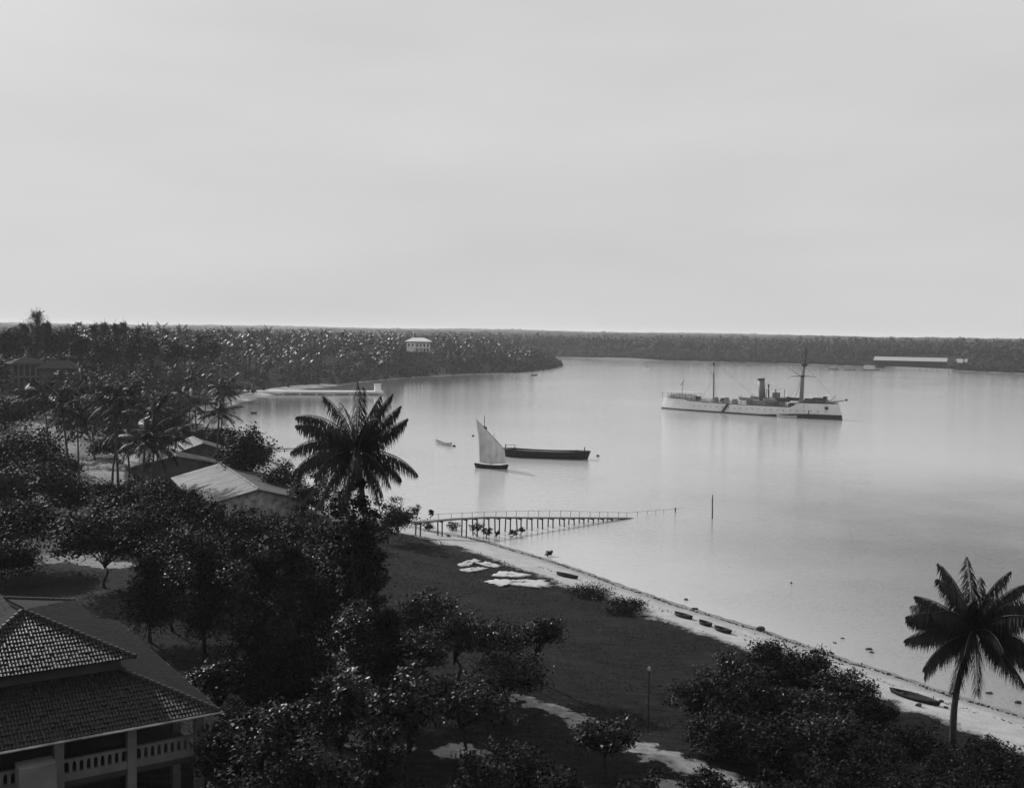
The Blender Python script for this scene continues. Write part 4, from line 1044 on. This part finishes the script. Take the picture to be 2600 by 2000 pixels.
    fl = MB(); fl.add([(wx0 + .45, .02, zc + 7.9), (wx0 - 1.1, .4, zc + 6.6), (wx0 - 1.3, -.3, zc + 4.9), (wx0 + .15, 0, zc + 5.2)], [(0, 1, 2, 3)]); fl.add([(wx0 + .45, .06, zc + 7.9), (wx0 - 1.1, .44, zc + 6.6), (wx0 - 1.3, -.26, zc + 4.9), (wx0 + .15, .04, zc + 5.2)], [(3, 2, 1, 0)]); fl.build('ensign', M['canvas'], t)
    # guns with shields, winch and stores along the deck
    for px, L_ in ((1772, 3.2), (2068, 4.0), (1835, 2.2)):
        x = s_of(px); zt = top(2 * x / Ln)
        g = MB().box((x, 0, zt + .9), (1.5, 2.2, 1.5), 0, .8).build('gun', M['shipdark'], t)
        MB().tube([(x, 0, zt + 1.2), (x + (L_ if px > 1800 else -L_), 0, zt + 1.6)], [.18, .10], 8).build('barrel', M['shipdark'], g)
    for k, (px, w, h, m_) in enumerate(((2058, 3.6, 1.6, 'shipdark'), (2076, 3.8, 1.9, 'shipdark'), (2092, 2.2, 1.2, 'shipgrey'), (1870, 1.3, 1.7, 'shipgrey'), (1845, 1.0, 2.0, 'shipgrey'), (1795, 4.5, 1.0, 'canvas'), (1822, 1.0, 1.9, 'shipgrey'), (2016, 3.2, 1.3, 'shipdark'))):
        x = s_of(px); MB().box((x, -1.5 + (k % 3) * 1.2, top(2 * x / Ln) + h / 2), (w, 3.2, h), 0, .7).build('deck_store', M[m_], t)
    x = s_of(2094); zt = top(.9)
    MB().box((x, 0, zt + 1.2), (1.1, 1.3, 2.4)).build('capstan_house', M['shipdark'], t)
    MB().tube([(s_of(2106), 0, zt + .6), (s_of(2123), 0, zt + 3.2)], [.13, .09], 6).build('anchor_crane', M['shipgrey'], t)
    MB().tube([(s_of(2108), 0, zt + .25), (s_of(2148), 0, zt + 1.5)], [.22, .15], 6).build('bow_boom', M['shipdark'], t)
    MB().tube([(s_of(2148) - .2, 0, zt + 1.5), (s_of(2148) + .3, 0, zt + 1.6)], [.42, .42], 8).build('boom_head', M['shipdark'], t)
    # anchor at the hawse, cable, accommodation ladder
    for sy in (-1, 1):
        s = .86; xx, yy = sec(s, 4.0); MB().box((xx, sy * (yy + .1), 4.0), (1.2, .35, 1.1)).build('anchor', M['iron'], t)
    xx, yy = sec(.70, 1.9); MB().tube([(xx, -yy - .1, 3.0), (xx - .2, -yy - .3, -.6)], .16, 5).build('anchor_cable', M['shipdark'], t)
    lx = s_of(1862); yy = sec(2 * lx / Ln, 2)[1]
    ld = MB(); ld.add([(lx, -yy - .1, 3.6), (lx + .8, -yy - .1, 3.6), (lx + .8, -yy - .9, 3.6), (lx, -yy - .9, 3.6), (lx - 2.2, -yy - .1, .6), (lx - 1.4, -yy - .1, .6), (lx - 1.4, -yy - .9, .6), (lx - 2.2, -yy - .9, .6)], [(0, 1, 2, 3), (7, 6, 5, 4), (0, 4, 5, 1), (1, 5, 6, 2), (2, 6, 7, 3), (3, 7, 4, 0)])
    ld.build('ladder', M['shipdark'], t)
gunboat()
open_boat('ship_tender', 'white tender boat lying alongside the gunboat hull', 'boat', P(1973, 1059, 0), P(2022, 1062, 0), 1.9, .75, M['boatwhite'], 4, sheer=.3)

# ------------------------------------------------------------------ drying cloths, beach debris, poles
def cloth(label, outline, seed):
    pts = np.array([G(*q) for q in outline]); c = pts.mean(0); r = random.Random(seed); mb = MB(); rings = 5; n = len(pts) * 5; V = []
    out = []
    for i in range(len(pts)):
        for k in range(5):
            p_ = pts[i] * (1 - k / 5) + pts[(i + 1) % len(pts)] * (k / 5); rr = r.uniform(.80, 1.12); out.append(c + (p_ - c) * rr)
    for j in range(1, rings + 1):
        for i in range(n):
            p_ = c + (out[i] - c) * (j / rings); z = float(gz(p_[0], p_[1])) + .07 + .16 * abs(math.sin(i * 1.7 + j * 1.3 + seed)) * (1 if j < rings else .2)
            V.append((p_[0] - c[0], p_[1] - c[1], z - c[2]))
    V.append((0, 0, float(gz(c[0], c[1])) + .15 - c[2])); ci = len(V) - 1
    fs = [((j) * n + i, (j) * n + (i + 1) % n, (j + 1) * n + (i + 1) % n, (j + 1) * n + i) for j in range(rings - 1) for i in range(n)] + [(i, (i + 1) % n, ci) for i in range(n)]
    mb.add(V, fs); o = mb.build('drying_cloth', M['cloth'], None, True); o.location = [float(q) for q in c]
    md = o.modifiers.new('thickness', 'SOLIDIFY'); md.thickness = .03
    tag(o, label, 'cloth', 'cloths drying on the lawn')
cloth('white cloth heap, farthest of the cloths spread on the lawn', [(1158, 1436), (1180, 1426), (1205, 1420), (1222, 1424), (1203, 1431), (1190, 1440), (1165, 1440)], 1)
cloth('narrow white cloth on the lawn stretching towards the beach', [(1208, 1430), (1235, 1427), (1276, 1438), (1262, 1442), (1230, 1439)], 2)
cloth('flat white cloth just below the farthest cloth heap', [(1160, 1447), (1200, 1442), (1240, 1443), (1225, 1449), (1185, 1454)], 3)
cloth('oval white cloth, second nearest on the lawn', [(1238, 1464), (1262, 1452), (1300, 1451), (1346, 1460), (1338, 1465), (1290, 1466)], 4)
cloth('longest white cloth, nearest on the lawn', [(1228, 1478), (1262, 1472), (1300, 1475), (1345, 1473), (1385, 1474), (1412, 1491), (1370, 1493), (1330, 1490), (1290, 1485), (1266, 1492), (1255, 1485)], 5)
def rock(px, py, s, label, name='beach_rock', cat='rock', sink=.2, group='dark stones on the shore'):
    p_ = G(px, py); r = rng(int(px * 7 + py)); import bmesh
    bm = bmesh.new(); bmesh.ops.create_icosphere(bm, subdivisions=2, radius=1.0)
    for v_ in bm.verts:
        k = 1 + .22 * math.sin(v_.co.x * 3 + px) + .18 * math.sin(v_.co.y * 4 + py) + r.normal() * .05
        v_.co = Vector((v_.co.x * s * k * 1.3, v_.co.y * s * k, v_.co.z * s * k * .6))
    me = bpy.data.meshes.new(name); bm.to_mesh(me); bm.free(); me.materials.append(M['rock'])
    o = link(name, me); o.location = (float(p_[0]), float(p_[1]), max(float(p_[2]), -.05) + s * .6 - sink * s); tag(o, label, cat, group)
for px, py, s, lab in ((1741, 1525, .3, 'dark stone at the waterline above the three canoes'), (1764, 1547, .32, 'dark stone on the tide line past the three canoes'), (1930, 1599, .55, 'broad dark stone at the tide line above the big bush'),
                  (2205, 1655, .32, 'upright dark stone in the shallows, taller of a pair'), (2212, 1662, .25, 'small dark stone, lower of the pair in the shallows'), (2332, 1792, .3, 'dark stone on sand beside the large dugout'), (2388, 1781, .26, 'dark stone between the large dugout and the palm trunk'),
                  (2403, 1797, .22, 'small dark stone left of the beach palm trunk'), (2512, 1765, .28, 'dark stone in the shallows right of the palm trunk'), (2583, 1788, .33, 'dark stone in the shallows at the right edge'), (1390, 1404, .3, 'small dark stone in shallows beside the jetty saplings'),
                  (1140, 1362, .4, 'flat dark stone on the beach by the jetty foot'), (2140, 1628, .2, 'tiny dark stone far out in the shallows')):
    rock(px, py, s * .72, lab)
# wrack line along the beach
WR = [(1062, 1344), (1136, 1358), (1218, 1373), (1371, 1418), (1466, 1449), (1593, 1496), (1742, 1546), (1898, 1593), (1931, 1603), (1997, 1626), (2153, 1682), (2277, 1719), (2400, 1764), (2598, 1822), (2760, 1880)]
def wrack():
    r = rng(21); pts = np.array([G(*q) for q in WR]); Q = []
    for a, b_ in zip(pts[:-1], pts[1:]):
        Ln = np.linalg.norm(b_ - a); n = int(Ln * 15)
        t_ = r.uniform(0, 1, n)[:, None]; c = a + (b_ - a) * t_
        gate = (np.sin(t_[:, 0] * Ln * .9 + a[0]) + r.normal(size=n) * .8) > -.75
        c = c[gate]; m_ = len(c); nr = np.array([-(b_ - a)[1], (b_ - a)[0], 0]) / Ln
        c = c + nr * (r.normal(size=m_) * .13 + .12 * np.sin(t_[gate][:, 0] * Ln * .5))[:, None]
        c[:, 2] = gz(c[:, 0], c[:, 1]) + .05
        Q.append(leaf_quads(r, c, r.normal(size=(m_, 3)) * .35 + np.array([0, 0, 1.0]), r.uniform(.06, .2, m_), .6))
    q = np.concatenate(Q)
    # fainter second line, up the beach
    tag(link('tide_wrack', quads_mesh('tide_wrack', q, M['weed'])), 'thin dark line of seaweed left along the beach by the tide', 'seaweed', kind='stuff')
    Q = []; pts2 = []
    for (ax, ay) in WR[3:]: pts2.append(G(ax - 6, ay + 20))
    for a, b_ in zip(pts2[:-1], pts2[1:]):
        Ln = np.linalg.norm(b_ - a); n = int(Ln * 7); t_ = r.uniform(0, 1, n)[:, None]; c = a + (b_ - a) * t_ + r.normal(size=(n, 3)) * np.array([.3, .3, 0]); c[:, 2] = gz(c[:, 0], c[:, 1]) + .04
        Q.append(leaf_quads(r, c, r.normal(size=(n, 3)) * .35 + np.array([0, 0, 1.0]), r.uniform(.04, .13, n), .6))
    tag(link('beach_litter', quads_mesh('beach_litter', np.concatenate(Q), M['weed'])), 'scattered dark bits of dry weed on the upper beach', 'seaweed', kind='stuff')
wrack()
p_ = G(1645, 1859); t = thing('lamp_post', 'thin dark post with a pale top on the lawn left of the big bush', 'post', p_)
MB().tube([(0, 0, -.4), (0, 0, 4.5)], [.06, .045], 7).build('shaft', M['wood'], t)
MB().tube([(0, 0, 4.45), (0, 0, 4.55), (0, 0, 4.75)], [.05, .13, .08], 8).build('lamp_head', M['plaster'], t)

# ------------------------------------------------------------------ lawn grass (stuff)
def lawn():
    r = rng(31); n = 150000; x = r.uniform(-40, 42, n); y = r.uniform(50, 170, n); s = sdist(x, y)
    k = (s > 8.2) & (np.abs(x / y) < .52); x = x[k]; y = y[k]; s = s[k]
    dense = (np.sin(x * .9 + 2 * np.sin(y * .6)) + np.sin(y * .7 + x * .3) + r.normal(size=len(x)) * .8) > -.6
    onsand = np.zeros(len(x), bool)
    for pts, w in TRACKS_FLECKS[:4]: onsand |= polydist(x, y, [G(a, b_)[:2] for a, b_ in pts]) < w * 1.2
    k = dense & ~onsand; x = x[k][:52000]; y = y[k][:52000]; m_ = len(x)
    c = np.stack([x, y, gz(x, y)], -1); h = r.uniform(.04, .15, m_)[:, None]; w = r.normal(size=(m_, 3)) * np.array([1, 1, 0]); w /= np.linalg.norm(w, axis=1, keepdims=True)
    ln = r.normal(size=(m_, 3)) * np.array([.5, .5, 0]); up = np.array([0, 0, 1.0])
    q = np.stack([c - w * .07, c + (up * .55 + ln * .3) * h + w * .05, c + (up + ln) * h, c + (up * .5 + ln * .2) * h - w * .09], 1)
    tag(link('lawn_grass', quads_mesh('lawn_grass', q, M['grass'])), 'rough dark grass covering the shore lawn', 'grass', kind='stuff')
lawn()

# ------------------------------------------------------------------ shrubs at the jetty
for k, (px, py, hpx, Rpx, lab) in enumerate(((1055, 1320, 40, 17, 'round topped sapling at the shore end of the jetty'), (1095, 1322, 34, 8, 'slim wispy sapling behind the first jetty posts'), (1085, 1347, 24, 15, 'dense low bush under the shore end of the jetty'),
                                    (1152, 1347, 26, 22, 'dark rounded bush on the sand under the jetty'), (1209, 1362, 36, 17, 'leafy mangrove sapling in front of the jetty, largest of the row'), (1238, 1368, 30, 14, 'mangrove sapling, second in the row before the jetty'),
                                    (1263, 1366, 20, 7, 'thin mangrove seedling, third in the row before the jetty'), (1301, 1368, 24, 13, 'spindly mangrove standing in water, left of the last pair'), (1322, 1364, 28, 12, 'spindly mangrove standing in water, right of the last pair'), (1396, 1413, 14, 10, 'tiny sprig of mangrove in the shallows nearest the open beach'))):
    p_ = G(px, py); p_[2] = max(p_[2], -.4); sc = np.linalg.norm(p_) / F; H = hpx * sc; R = Rpx * sc * 1.2
    low = k in (2, 3)
    broad_tree('mangrove_sapling' if not low else 'shore_bush', lab, 'shrub', 500 + k, R, H * (.34 if not low else .48), H * (.68 if not low else .5), 20 if k not in (6, 7, 8, 9) else 11, 30, .12, 'leafd', p_, 'shrubs around the jetty', low=-.9)

# ------------------------------------------------------------------ foreground and middle trees
def place(kind, px, py_top, Y, Rm, label, seed, **kw):
    """a tree whose crown top shows at (px, py_top) when it stands Y metres out"""
    p_ = PY(px, py_top, Y); g = float(gz(p_[0], p_[1])); h = p_[2] - g
    return kind(label=label, seed=seed, loc=(p_[0], p_[1], g), h=h, R=Rm, **kw)
def bt(label, seed, loc, h, R, m='leaf', leaf=.15, nclump=70, nleaf=120, crown=.42, flat=.55, low=-.3, tiers=0, name='broadleaf_tree', cat='tree', group=None):
    H = h * crown; return broad_tree(name, label, cat, seed, R, H, h - H * .95, nclump, nleaf, leaf, m, loc, group, flat, low, tiers, seed * .7)
def ct(label, seed, loc, h, R, nbr=75, nn=60, group=None): return casuarina('casuarina_tree', label, seed, h, R, nbr, nn, loc, group, seed * .9, .6)
FG = 'dark trees of the foreground'
# round tree by the huts and its neighbours
place(bt, 625, 1090, 178, 5.6, 'dense round crowned tree standing over the bay beside the huts', 601, m='leafd', leaf=.26, nclump=90, nleaf=110, crown=.44, flat=.8)
place(bt, 715, 1165, 165, 3.6, 'low dark tree right of the round tree above the hut roof', 602, m='leafd', leaf=.22, nclump=50, nleaf=80, crown=.5)
place(bt, 790, 1190, 150, 3.2, 'dark shrubby tree between the hut gable and the tall palm', 603, m='leafd', leaf=.2, nclump=50, nleaf=80, crown=.55)
place(bt, 985, 1240, 148, 2.8, 'small tree leaning over the shore right of the tall palm', 604, m='leafd', leaf=.16, nclump=40, nleaf=80, crown=.5, low=-1)
place(bt, 1015, 1288, 150, 3.2, 'dark bush at the root of the jetty', 605, m='leafd', leaf=.16, nclump=40, nleaf=80, crown=.5, name='shore_bush', cat='shrub')
place(bt, 1000, 857, 850, 8.5, 'dark round tree close left of the white mansion', 609, m='far', leaf=1.0, nclump=40, nleaf=40, crown=.45)
for k, (px, py, Y, R) in enumerate(SK):
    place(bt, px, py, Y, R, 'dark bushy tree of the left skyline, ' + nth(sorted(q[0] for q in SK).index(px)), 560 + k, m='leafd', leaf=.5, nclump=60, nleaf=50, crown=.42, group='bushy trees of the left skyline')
# vine covered trees below the tall palm
place(bt, 902, 1160, 88.5, 2.2, 'creeper covered tree directly under the tall palm crown', 606, m='leafd', leaf=.15, nclump=100, nleaf=110, crown=.5, low=-1)
place(bt, 935, 1215, 89.5, 2.2, 'creeper covered tree on the shore side of the tall palm', 607, m='leafd', leaf=.15, nclump=90, nleaf=110, crown=.52, low=-1)
place(bt, 858, 1235, 92, 2.4, 'creeper covered tree on the hut side of the tall palm', 608, m='leafd', leaf=.15, nclump=90, nleaf=110, crown=.52, low=-1)
# hedge of trees in front of the hut
for k, (px, py, Y, R) in enumerate(((500, 1248, 130, 3.2), (560, 1272, 128, 3.0), (620, 1284, 126, 3.2), (690, 1290, 124, 3.2), (755, 1294, 120, 3.2), (815, 1296, 114, 3.0), (700, 1345, 108, 3.0), (600, 1350, 110, 3.4), (770, 1362, 104, 2.6))):
    place(bt, px, py, Y, R, 'dark leafy tree in the row before the hut wall, ' + ('' if k < 6 else 'front rank, ') + nth(k if k < 6 else (1, 0, 2)[k - 6]), 620 + k, m='leafd', leaf=.17, nclump=80, nleaf=100, crown=.5, low=-1, group='dark row of trees before the huts')
# left side
for k, (px, py, Y, R, lf, lab) in enumerate((
    (265, 1288, 112, 5.0, .2, 'broad dark tree standing on pale sand left of centre'), (50, 1078, 165, 6.5, .26, 'big black tree mass at the left edge behind the sand track'), (-30, 1180, 140, 6.0, .24, 'dark tree cut by the left edge above the sand track'),
    (30, 1262, 120, 6.0, .2, 'dark tree at the left edge over the bright sand'), (95, 1165, 152, 5.0, .22, 'wide dark tree filling the left side between the two sand tracks'), (10, 1375, 110, 3.6, .17, 'low dark tree at the left edge behind the bungalow'), (190, 1215, 150, 3.6, .22, 'small dark tree beside the sand track left of the huts'), (310, 1222, 142, 4.2, .2, 'leafy tree left of the long hut roof'),
    (385, 1215, 140, 4.0, .18, 'leafy tree touching the left end of the long hut'), (452, 1226, 134, 3.4, .18, 'dark tree at the corner before the long hut roof'), (140, 1160, 190, 4.5, .3, 'dark tree beyond the sand track at the left'),
    (10, 1010, 250, 6.0, .4, 'dark tree at the left edge below the arcaded house'), (110, 1003, 300, 5.0, .45, 'dark tree below the arcaded house front'), (300, 1110, 230, 4.6, .36, 'dark tree among the trunks of the palm grove'), (550, 1080, 235, 4.0, .34, 'dark tree at the bay edge behind the huts'),
    (380, 1290, 112, 3.6, .17, 'dark tree right of the broad tree on the sand'), (460, 1330, 108, 3.6, .17, 'dark tree in the mass below the long hut'))):
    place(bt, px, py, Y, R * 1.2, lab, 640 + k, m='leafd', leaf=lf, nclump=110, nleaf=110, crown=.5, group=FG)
# feathery casuarinas, lower centre left
CAS = {(380, 1420): 1, (520, 1400): 1, (660, 1420): 1, (735, 1390): 1, (885, 1335): 1, (800, 1480): 1, (640, 1560): 1, (980, 1560): 1, (740, 1620): 1}
for k, (px, py, Y, R, lab) in enumerate(((380, 1420, 92, 2.6, 'feathery tree behind the bungalow roof, leftmost of its row'), (440, 1395, 96, 2.8, 'feathery tree second from the left behind the bungalow'), (520, 1400, 88, 3.0, 'feathery tree third from the left behind the bungalow'),
                                    (590, 1385, 90, 3.0, 'feathery tree in the dark mass right of the bungalow'), (660, 1420, 80, 3.0, 'feathery tree in the dark mass below the hut wall'), (735, 1390, 84, 2.8, 'tall feathery tree left of the tall palm base'),
                                    (885, 1335, 92, 1.9, 'slender feathery tree at the foot of the tall palm'), (800, 1480, 74, 2.8, 'feathery tree in the dark centre foreground'), (900, 1490, 76, 2.8, 'feathery tree beside the almond leaved tree'), (640, 1560, 68, 3.0, 'feathery tree right of the veranda corner'),
                                    (740, 1620, 66, 2.8, 'feathery tree low in the dark foreground'), (560, 1640, 70, 2.4, 'feathery tree at the veranda roof corner'), (980, 1560, 72, 2.6, 'feathery tree low before the almond leaved trees'), (860, 1680, 62, 2.6, 'feathery tree near the bottom of the dark foreground'), (690, 1740, 58, 2.4, 'feathery tree nearest the bottom left of the dark foreground'), (1040, 1690, 64, 2.4, 'feathery tree above the bright sand patch'))):
    if (px, py) in CAS: place(ct, px, py, Y, R, lab, 700 + k, group='feathery trees of the foreground')
    else: place(bt, px, py + 20, Y, R, lab.replace('feathery', 'broad leaved'), 700 + k, m='leaf', leaf=.15, nclump=70, nleaf=70, crown=.42, flat=.45, group='broad leaved trees of the foreground')
# glossy broad leaved (almond) trees
for k, (px, py, Y, R, lab) in enumerate(((850, 1388, 104, 3.0, 'glossy leaved tree left of the lawn under the tall palm'), (1080, 1500, 88, 3.0, 'glossy leaved tree at the edge of the lawn, left of the pair'), (1170, 1555, 84, 3.0, 'glossy leaved tree between the two larger ones at the lawn edge'), (1265, 1575, 84, 3.6, 'broad glossy leaved tree spreading over the lawn edge'), (1380, 1560, 86, 2.0, 'glossy tip of branches reaching farthest onto the lawn'),
                                    (1290, 1660, 76, 3.4, 'dark glossy tree below the spreading one'), (1540, 1828, 66, 2.3, 'small glossy tree beside the sandy path'), (1180, 1720, 68, 3.0, 'dark glossy tree over the bright sand patch'), (1060, 1600, 78, 2.8, 'dark glossy tree deep in the centre foreground'))):
    place(bt, px, py, Y, R, lab, 740 + k, m='leaf', leaf=.13, nclump=70, nleaf=90, crown=.36, flat=.35, tiers=3, group='glossy leaved trees at the lawn edge')
# low shrubs at the bottom
for k, (px, py, Y, R, lab) in enumerate(((1330, 1850, 60, 2.4, 'dark shrub at the bottom right of the bright sand patch'), (1230, 1880, 56, 2.0, 'dark shrub at the bottom beside the bright sand patch'), (1440, 1930, 56, 2.0, 'dark shrub below the sandy path'), (1640, 1950, 56, 1.9, 'dark shrub at the bottom between path and bush'), (960, 1800, 58, 2.2, 'dark shrub left of the bright sand patch'),
                                    (800, 1830, 54, 2.4, 'dark shrub at the bottom of the dark foreground'), (640, 1860, 52, 2.4, 'dark shrub right of the veranda pillar'), (560, 1790, 58, 2.0, 'dark shrub beside the veranda corner'), (1090, 1960, 50, 1.8, 'dark shrub at the very bottom below the sand patch'))):
    place(bt, px, py, Y, R, lab, 770 + k, m='leafd', leaf=.12, nclump=50, nleaf=90, crown=.5, low=-1, name='shrub', cat='shrub', group='dark shrubs along the bottom')
# the big sprawling bush on the right
for k, (px, py, Y, R, lab) in enumerate(((1860, 1650, 86, 2.6, 'far left clump of the big bush by the beach'), (1960, 1622, 88, 2.8, 'top clump of the big bush nearest the beach'), (2050, 1640, 86, 2.6, 'top right clump of the big bush'), (2140, 1690, 82, 2.6, 'right clump of the big bush beside the sand'), (1800, 1720, 80, 2.8, 'left clump of the big bush on the lawn'), (1920, 1700, 79, 3.0, 'middle clump of the big bush'),
                                    (2050, 1730, 77, 3.0, 'lower right clump of the big bush'), (1840, 1800, 72, 2.6, 'lower left clump of the big bush'), (1970, 1810, 70, 2.8, 'lowest middle clump of the big bush'), (2120, 1810, 72, 2.6, 'lowest right clump of the big bush'), (2210, 1755, 79, 1.9, 'small clump trailing from the big bush toward the dugout'))):
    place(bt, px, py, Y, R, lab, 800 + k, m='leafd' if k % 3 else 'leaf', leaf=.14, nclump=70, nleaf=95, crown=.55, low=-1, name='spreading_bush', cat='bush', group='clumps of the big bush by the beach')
for k, (px, py, Y, R, lab) in enumerate(((2230, 1850, 68, 2.4, 'low scrub between the big bush and the beach palm'), (2330, 1842, 74, 2.2, 'low scrub left of the beach palm foot'), (2400, 1900, 68, 2.4, 'low scrub in front of the beach palm'), (2500, 1870, 73, 2.2, 'low scrub right of the beach palm foot'), (2560, 1900, 68, 2.4, 'low scrub at the right edge'), (2300, 1940, 62, 2.6, 'scrub at the bottom right below the palm'), (2150, 1930, 62, 2.4, 'scrub at the bottom below the big bush'), (2470, 1960, 60, 2.4, 'scrub in the bottom right corner'),
                                    (1505, 1501, 121, 3.8, 'creeping shrub on the grass edge nearer the cloths'), (1592, 1523, 115, 2.9, 'creeping shrub on the grass edge nearer the canoes'), (1960, 1935, 58, 2.2, 'scrub at the bottom under the big bush'), (1800, 1925, 60, 2.0, 'scrub at the bottom left of the big bush'))):
    place(bt, px, py, Y, R, lab, 830 + k, m='leafd', leaf=.12, nclump=44, nleaf=80, crown=.52, low=-1, name='low_shrub', cat='shrub', group='low scrub near the beach palm')

# ------------------------------------------------------------------ the two palms of the foreground
rr = random.Random(3)
cp = PY(905, 1140, 90.0); bx_, by_ = float(cp[0]) + .8, 90.5
fr = [(95, 84, 8, 5.7), (80, 78, 12, 5.4), (150, 72, 50, 5.8), (172, 60, 78, 6.3), (185, 48, 60, 5.6), (176, 30, 78, 6.0), (200, 12, 72, 5.8), (186, 4, 66, 5.6), (20, 68, 26, 5.6), (8, 55, 22, 5.2), (-4, 38, 12, 5.0), (-12, 6, 58, 5.8), (10, -12, 50, 4.6),
      (60, 66, 30, 5.5), (120, 62, 40, 5.5), (-60, 60, 60, 5.4), (-110, 52, 70, 5.4), (-85, 20, 80, 5.4), (-130, 5, 70, 5.2), (-40, -5, 65, 5.0), (-95, -28, 50, 5.4), (-70, -50, 28, 5.6), (-115, -52, 30, 5.4), (-30, -48, 30, 4.8), (-155, -40, 35, 5.4),
      (196, -32, 28, 6.2), (206, -44, 24, 6.4), (90, -30, 45, 5.2), (45, -40, 38, 5.0), (140, -40, 35, 5.0), (75, 30, 70, 5.4), (105, 15, 70, 5.2)]
hero_palm('coconut_palm', 'tall coconut palm rising in front of the bay and long hut', (bx_, by_, float(gz(bx_, by_))), cp, fr, 51, (.5, .2), 110, 1.3, .25, dead=(25, 26))
cp = PY(2475, 1602, 76.0); bp_ = G(2420, 1895)
fr = []
for i in range(34):
    u = (i + .5) / 34; fr.append((i * 137.5 + rr.uniform(-14, 14), 86 - 118 * u + rr.uniform(-6, 6), rr.uniform(38, 72), rr.uniform(4.6, 5.5)))
fr += [(180, 38, 60, 5.2), (176, 14, 52, 5.0), (12, 40, 62, 5.0), (-10, -12, 45, 5.6), (95, 80, 15, 5.3), (120, 72, 40, 5.2)]
hero_palm('coconut_palm', 'coconut palm with curved trunk at the right edge of the beach', bp_, cp, fr, 52, (-.5, 0), 110, 1.3, .22)
# drooping fronds of a palm standing just outside the left edge
cp = PY(-60, 1240, 100.0)
hero_palm('coconut_palm', 'palm at the left edge with fronds hanging into view', (float(cp[0]), 100.0, float(gz(cp[0], 100.0))), cp, [(i * 51.4, 40 - 12 * (i % 4), 75, 5.0) for i in range(14)], 53, (.2, 0), 50, .95, .22)

# ------------------------------------------------------------------ haze over the harbour
hm = bpy.data.materials.new('haze'); hm.use_nodes = True; nt = hm.node_tree; nt.nodes.clear()
out = nt.nodes.new('ShaderNodeOutputMaterial'); pv = nt.nodes.new('ShaderNodeVolumePrincipled')
pv.inputs['Color'].default_value = (.97, .97, .97, 1); pv.inputs['Density'].default_value = .00008; pv.inputs['Anisotropy'].default_value = 0.2
nt.links.new(pv.outputs[0], out.inputs['Volume'])
hz = MB().box((0, 6670, 27.5), (30000, 14760, 66)).build('haze', hm)
hz.scale = (1, 1, 1); tag(hz, 'pale haze over the harbour', kind='stuff')
for pr in PROT: pass
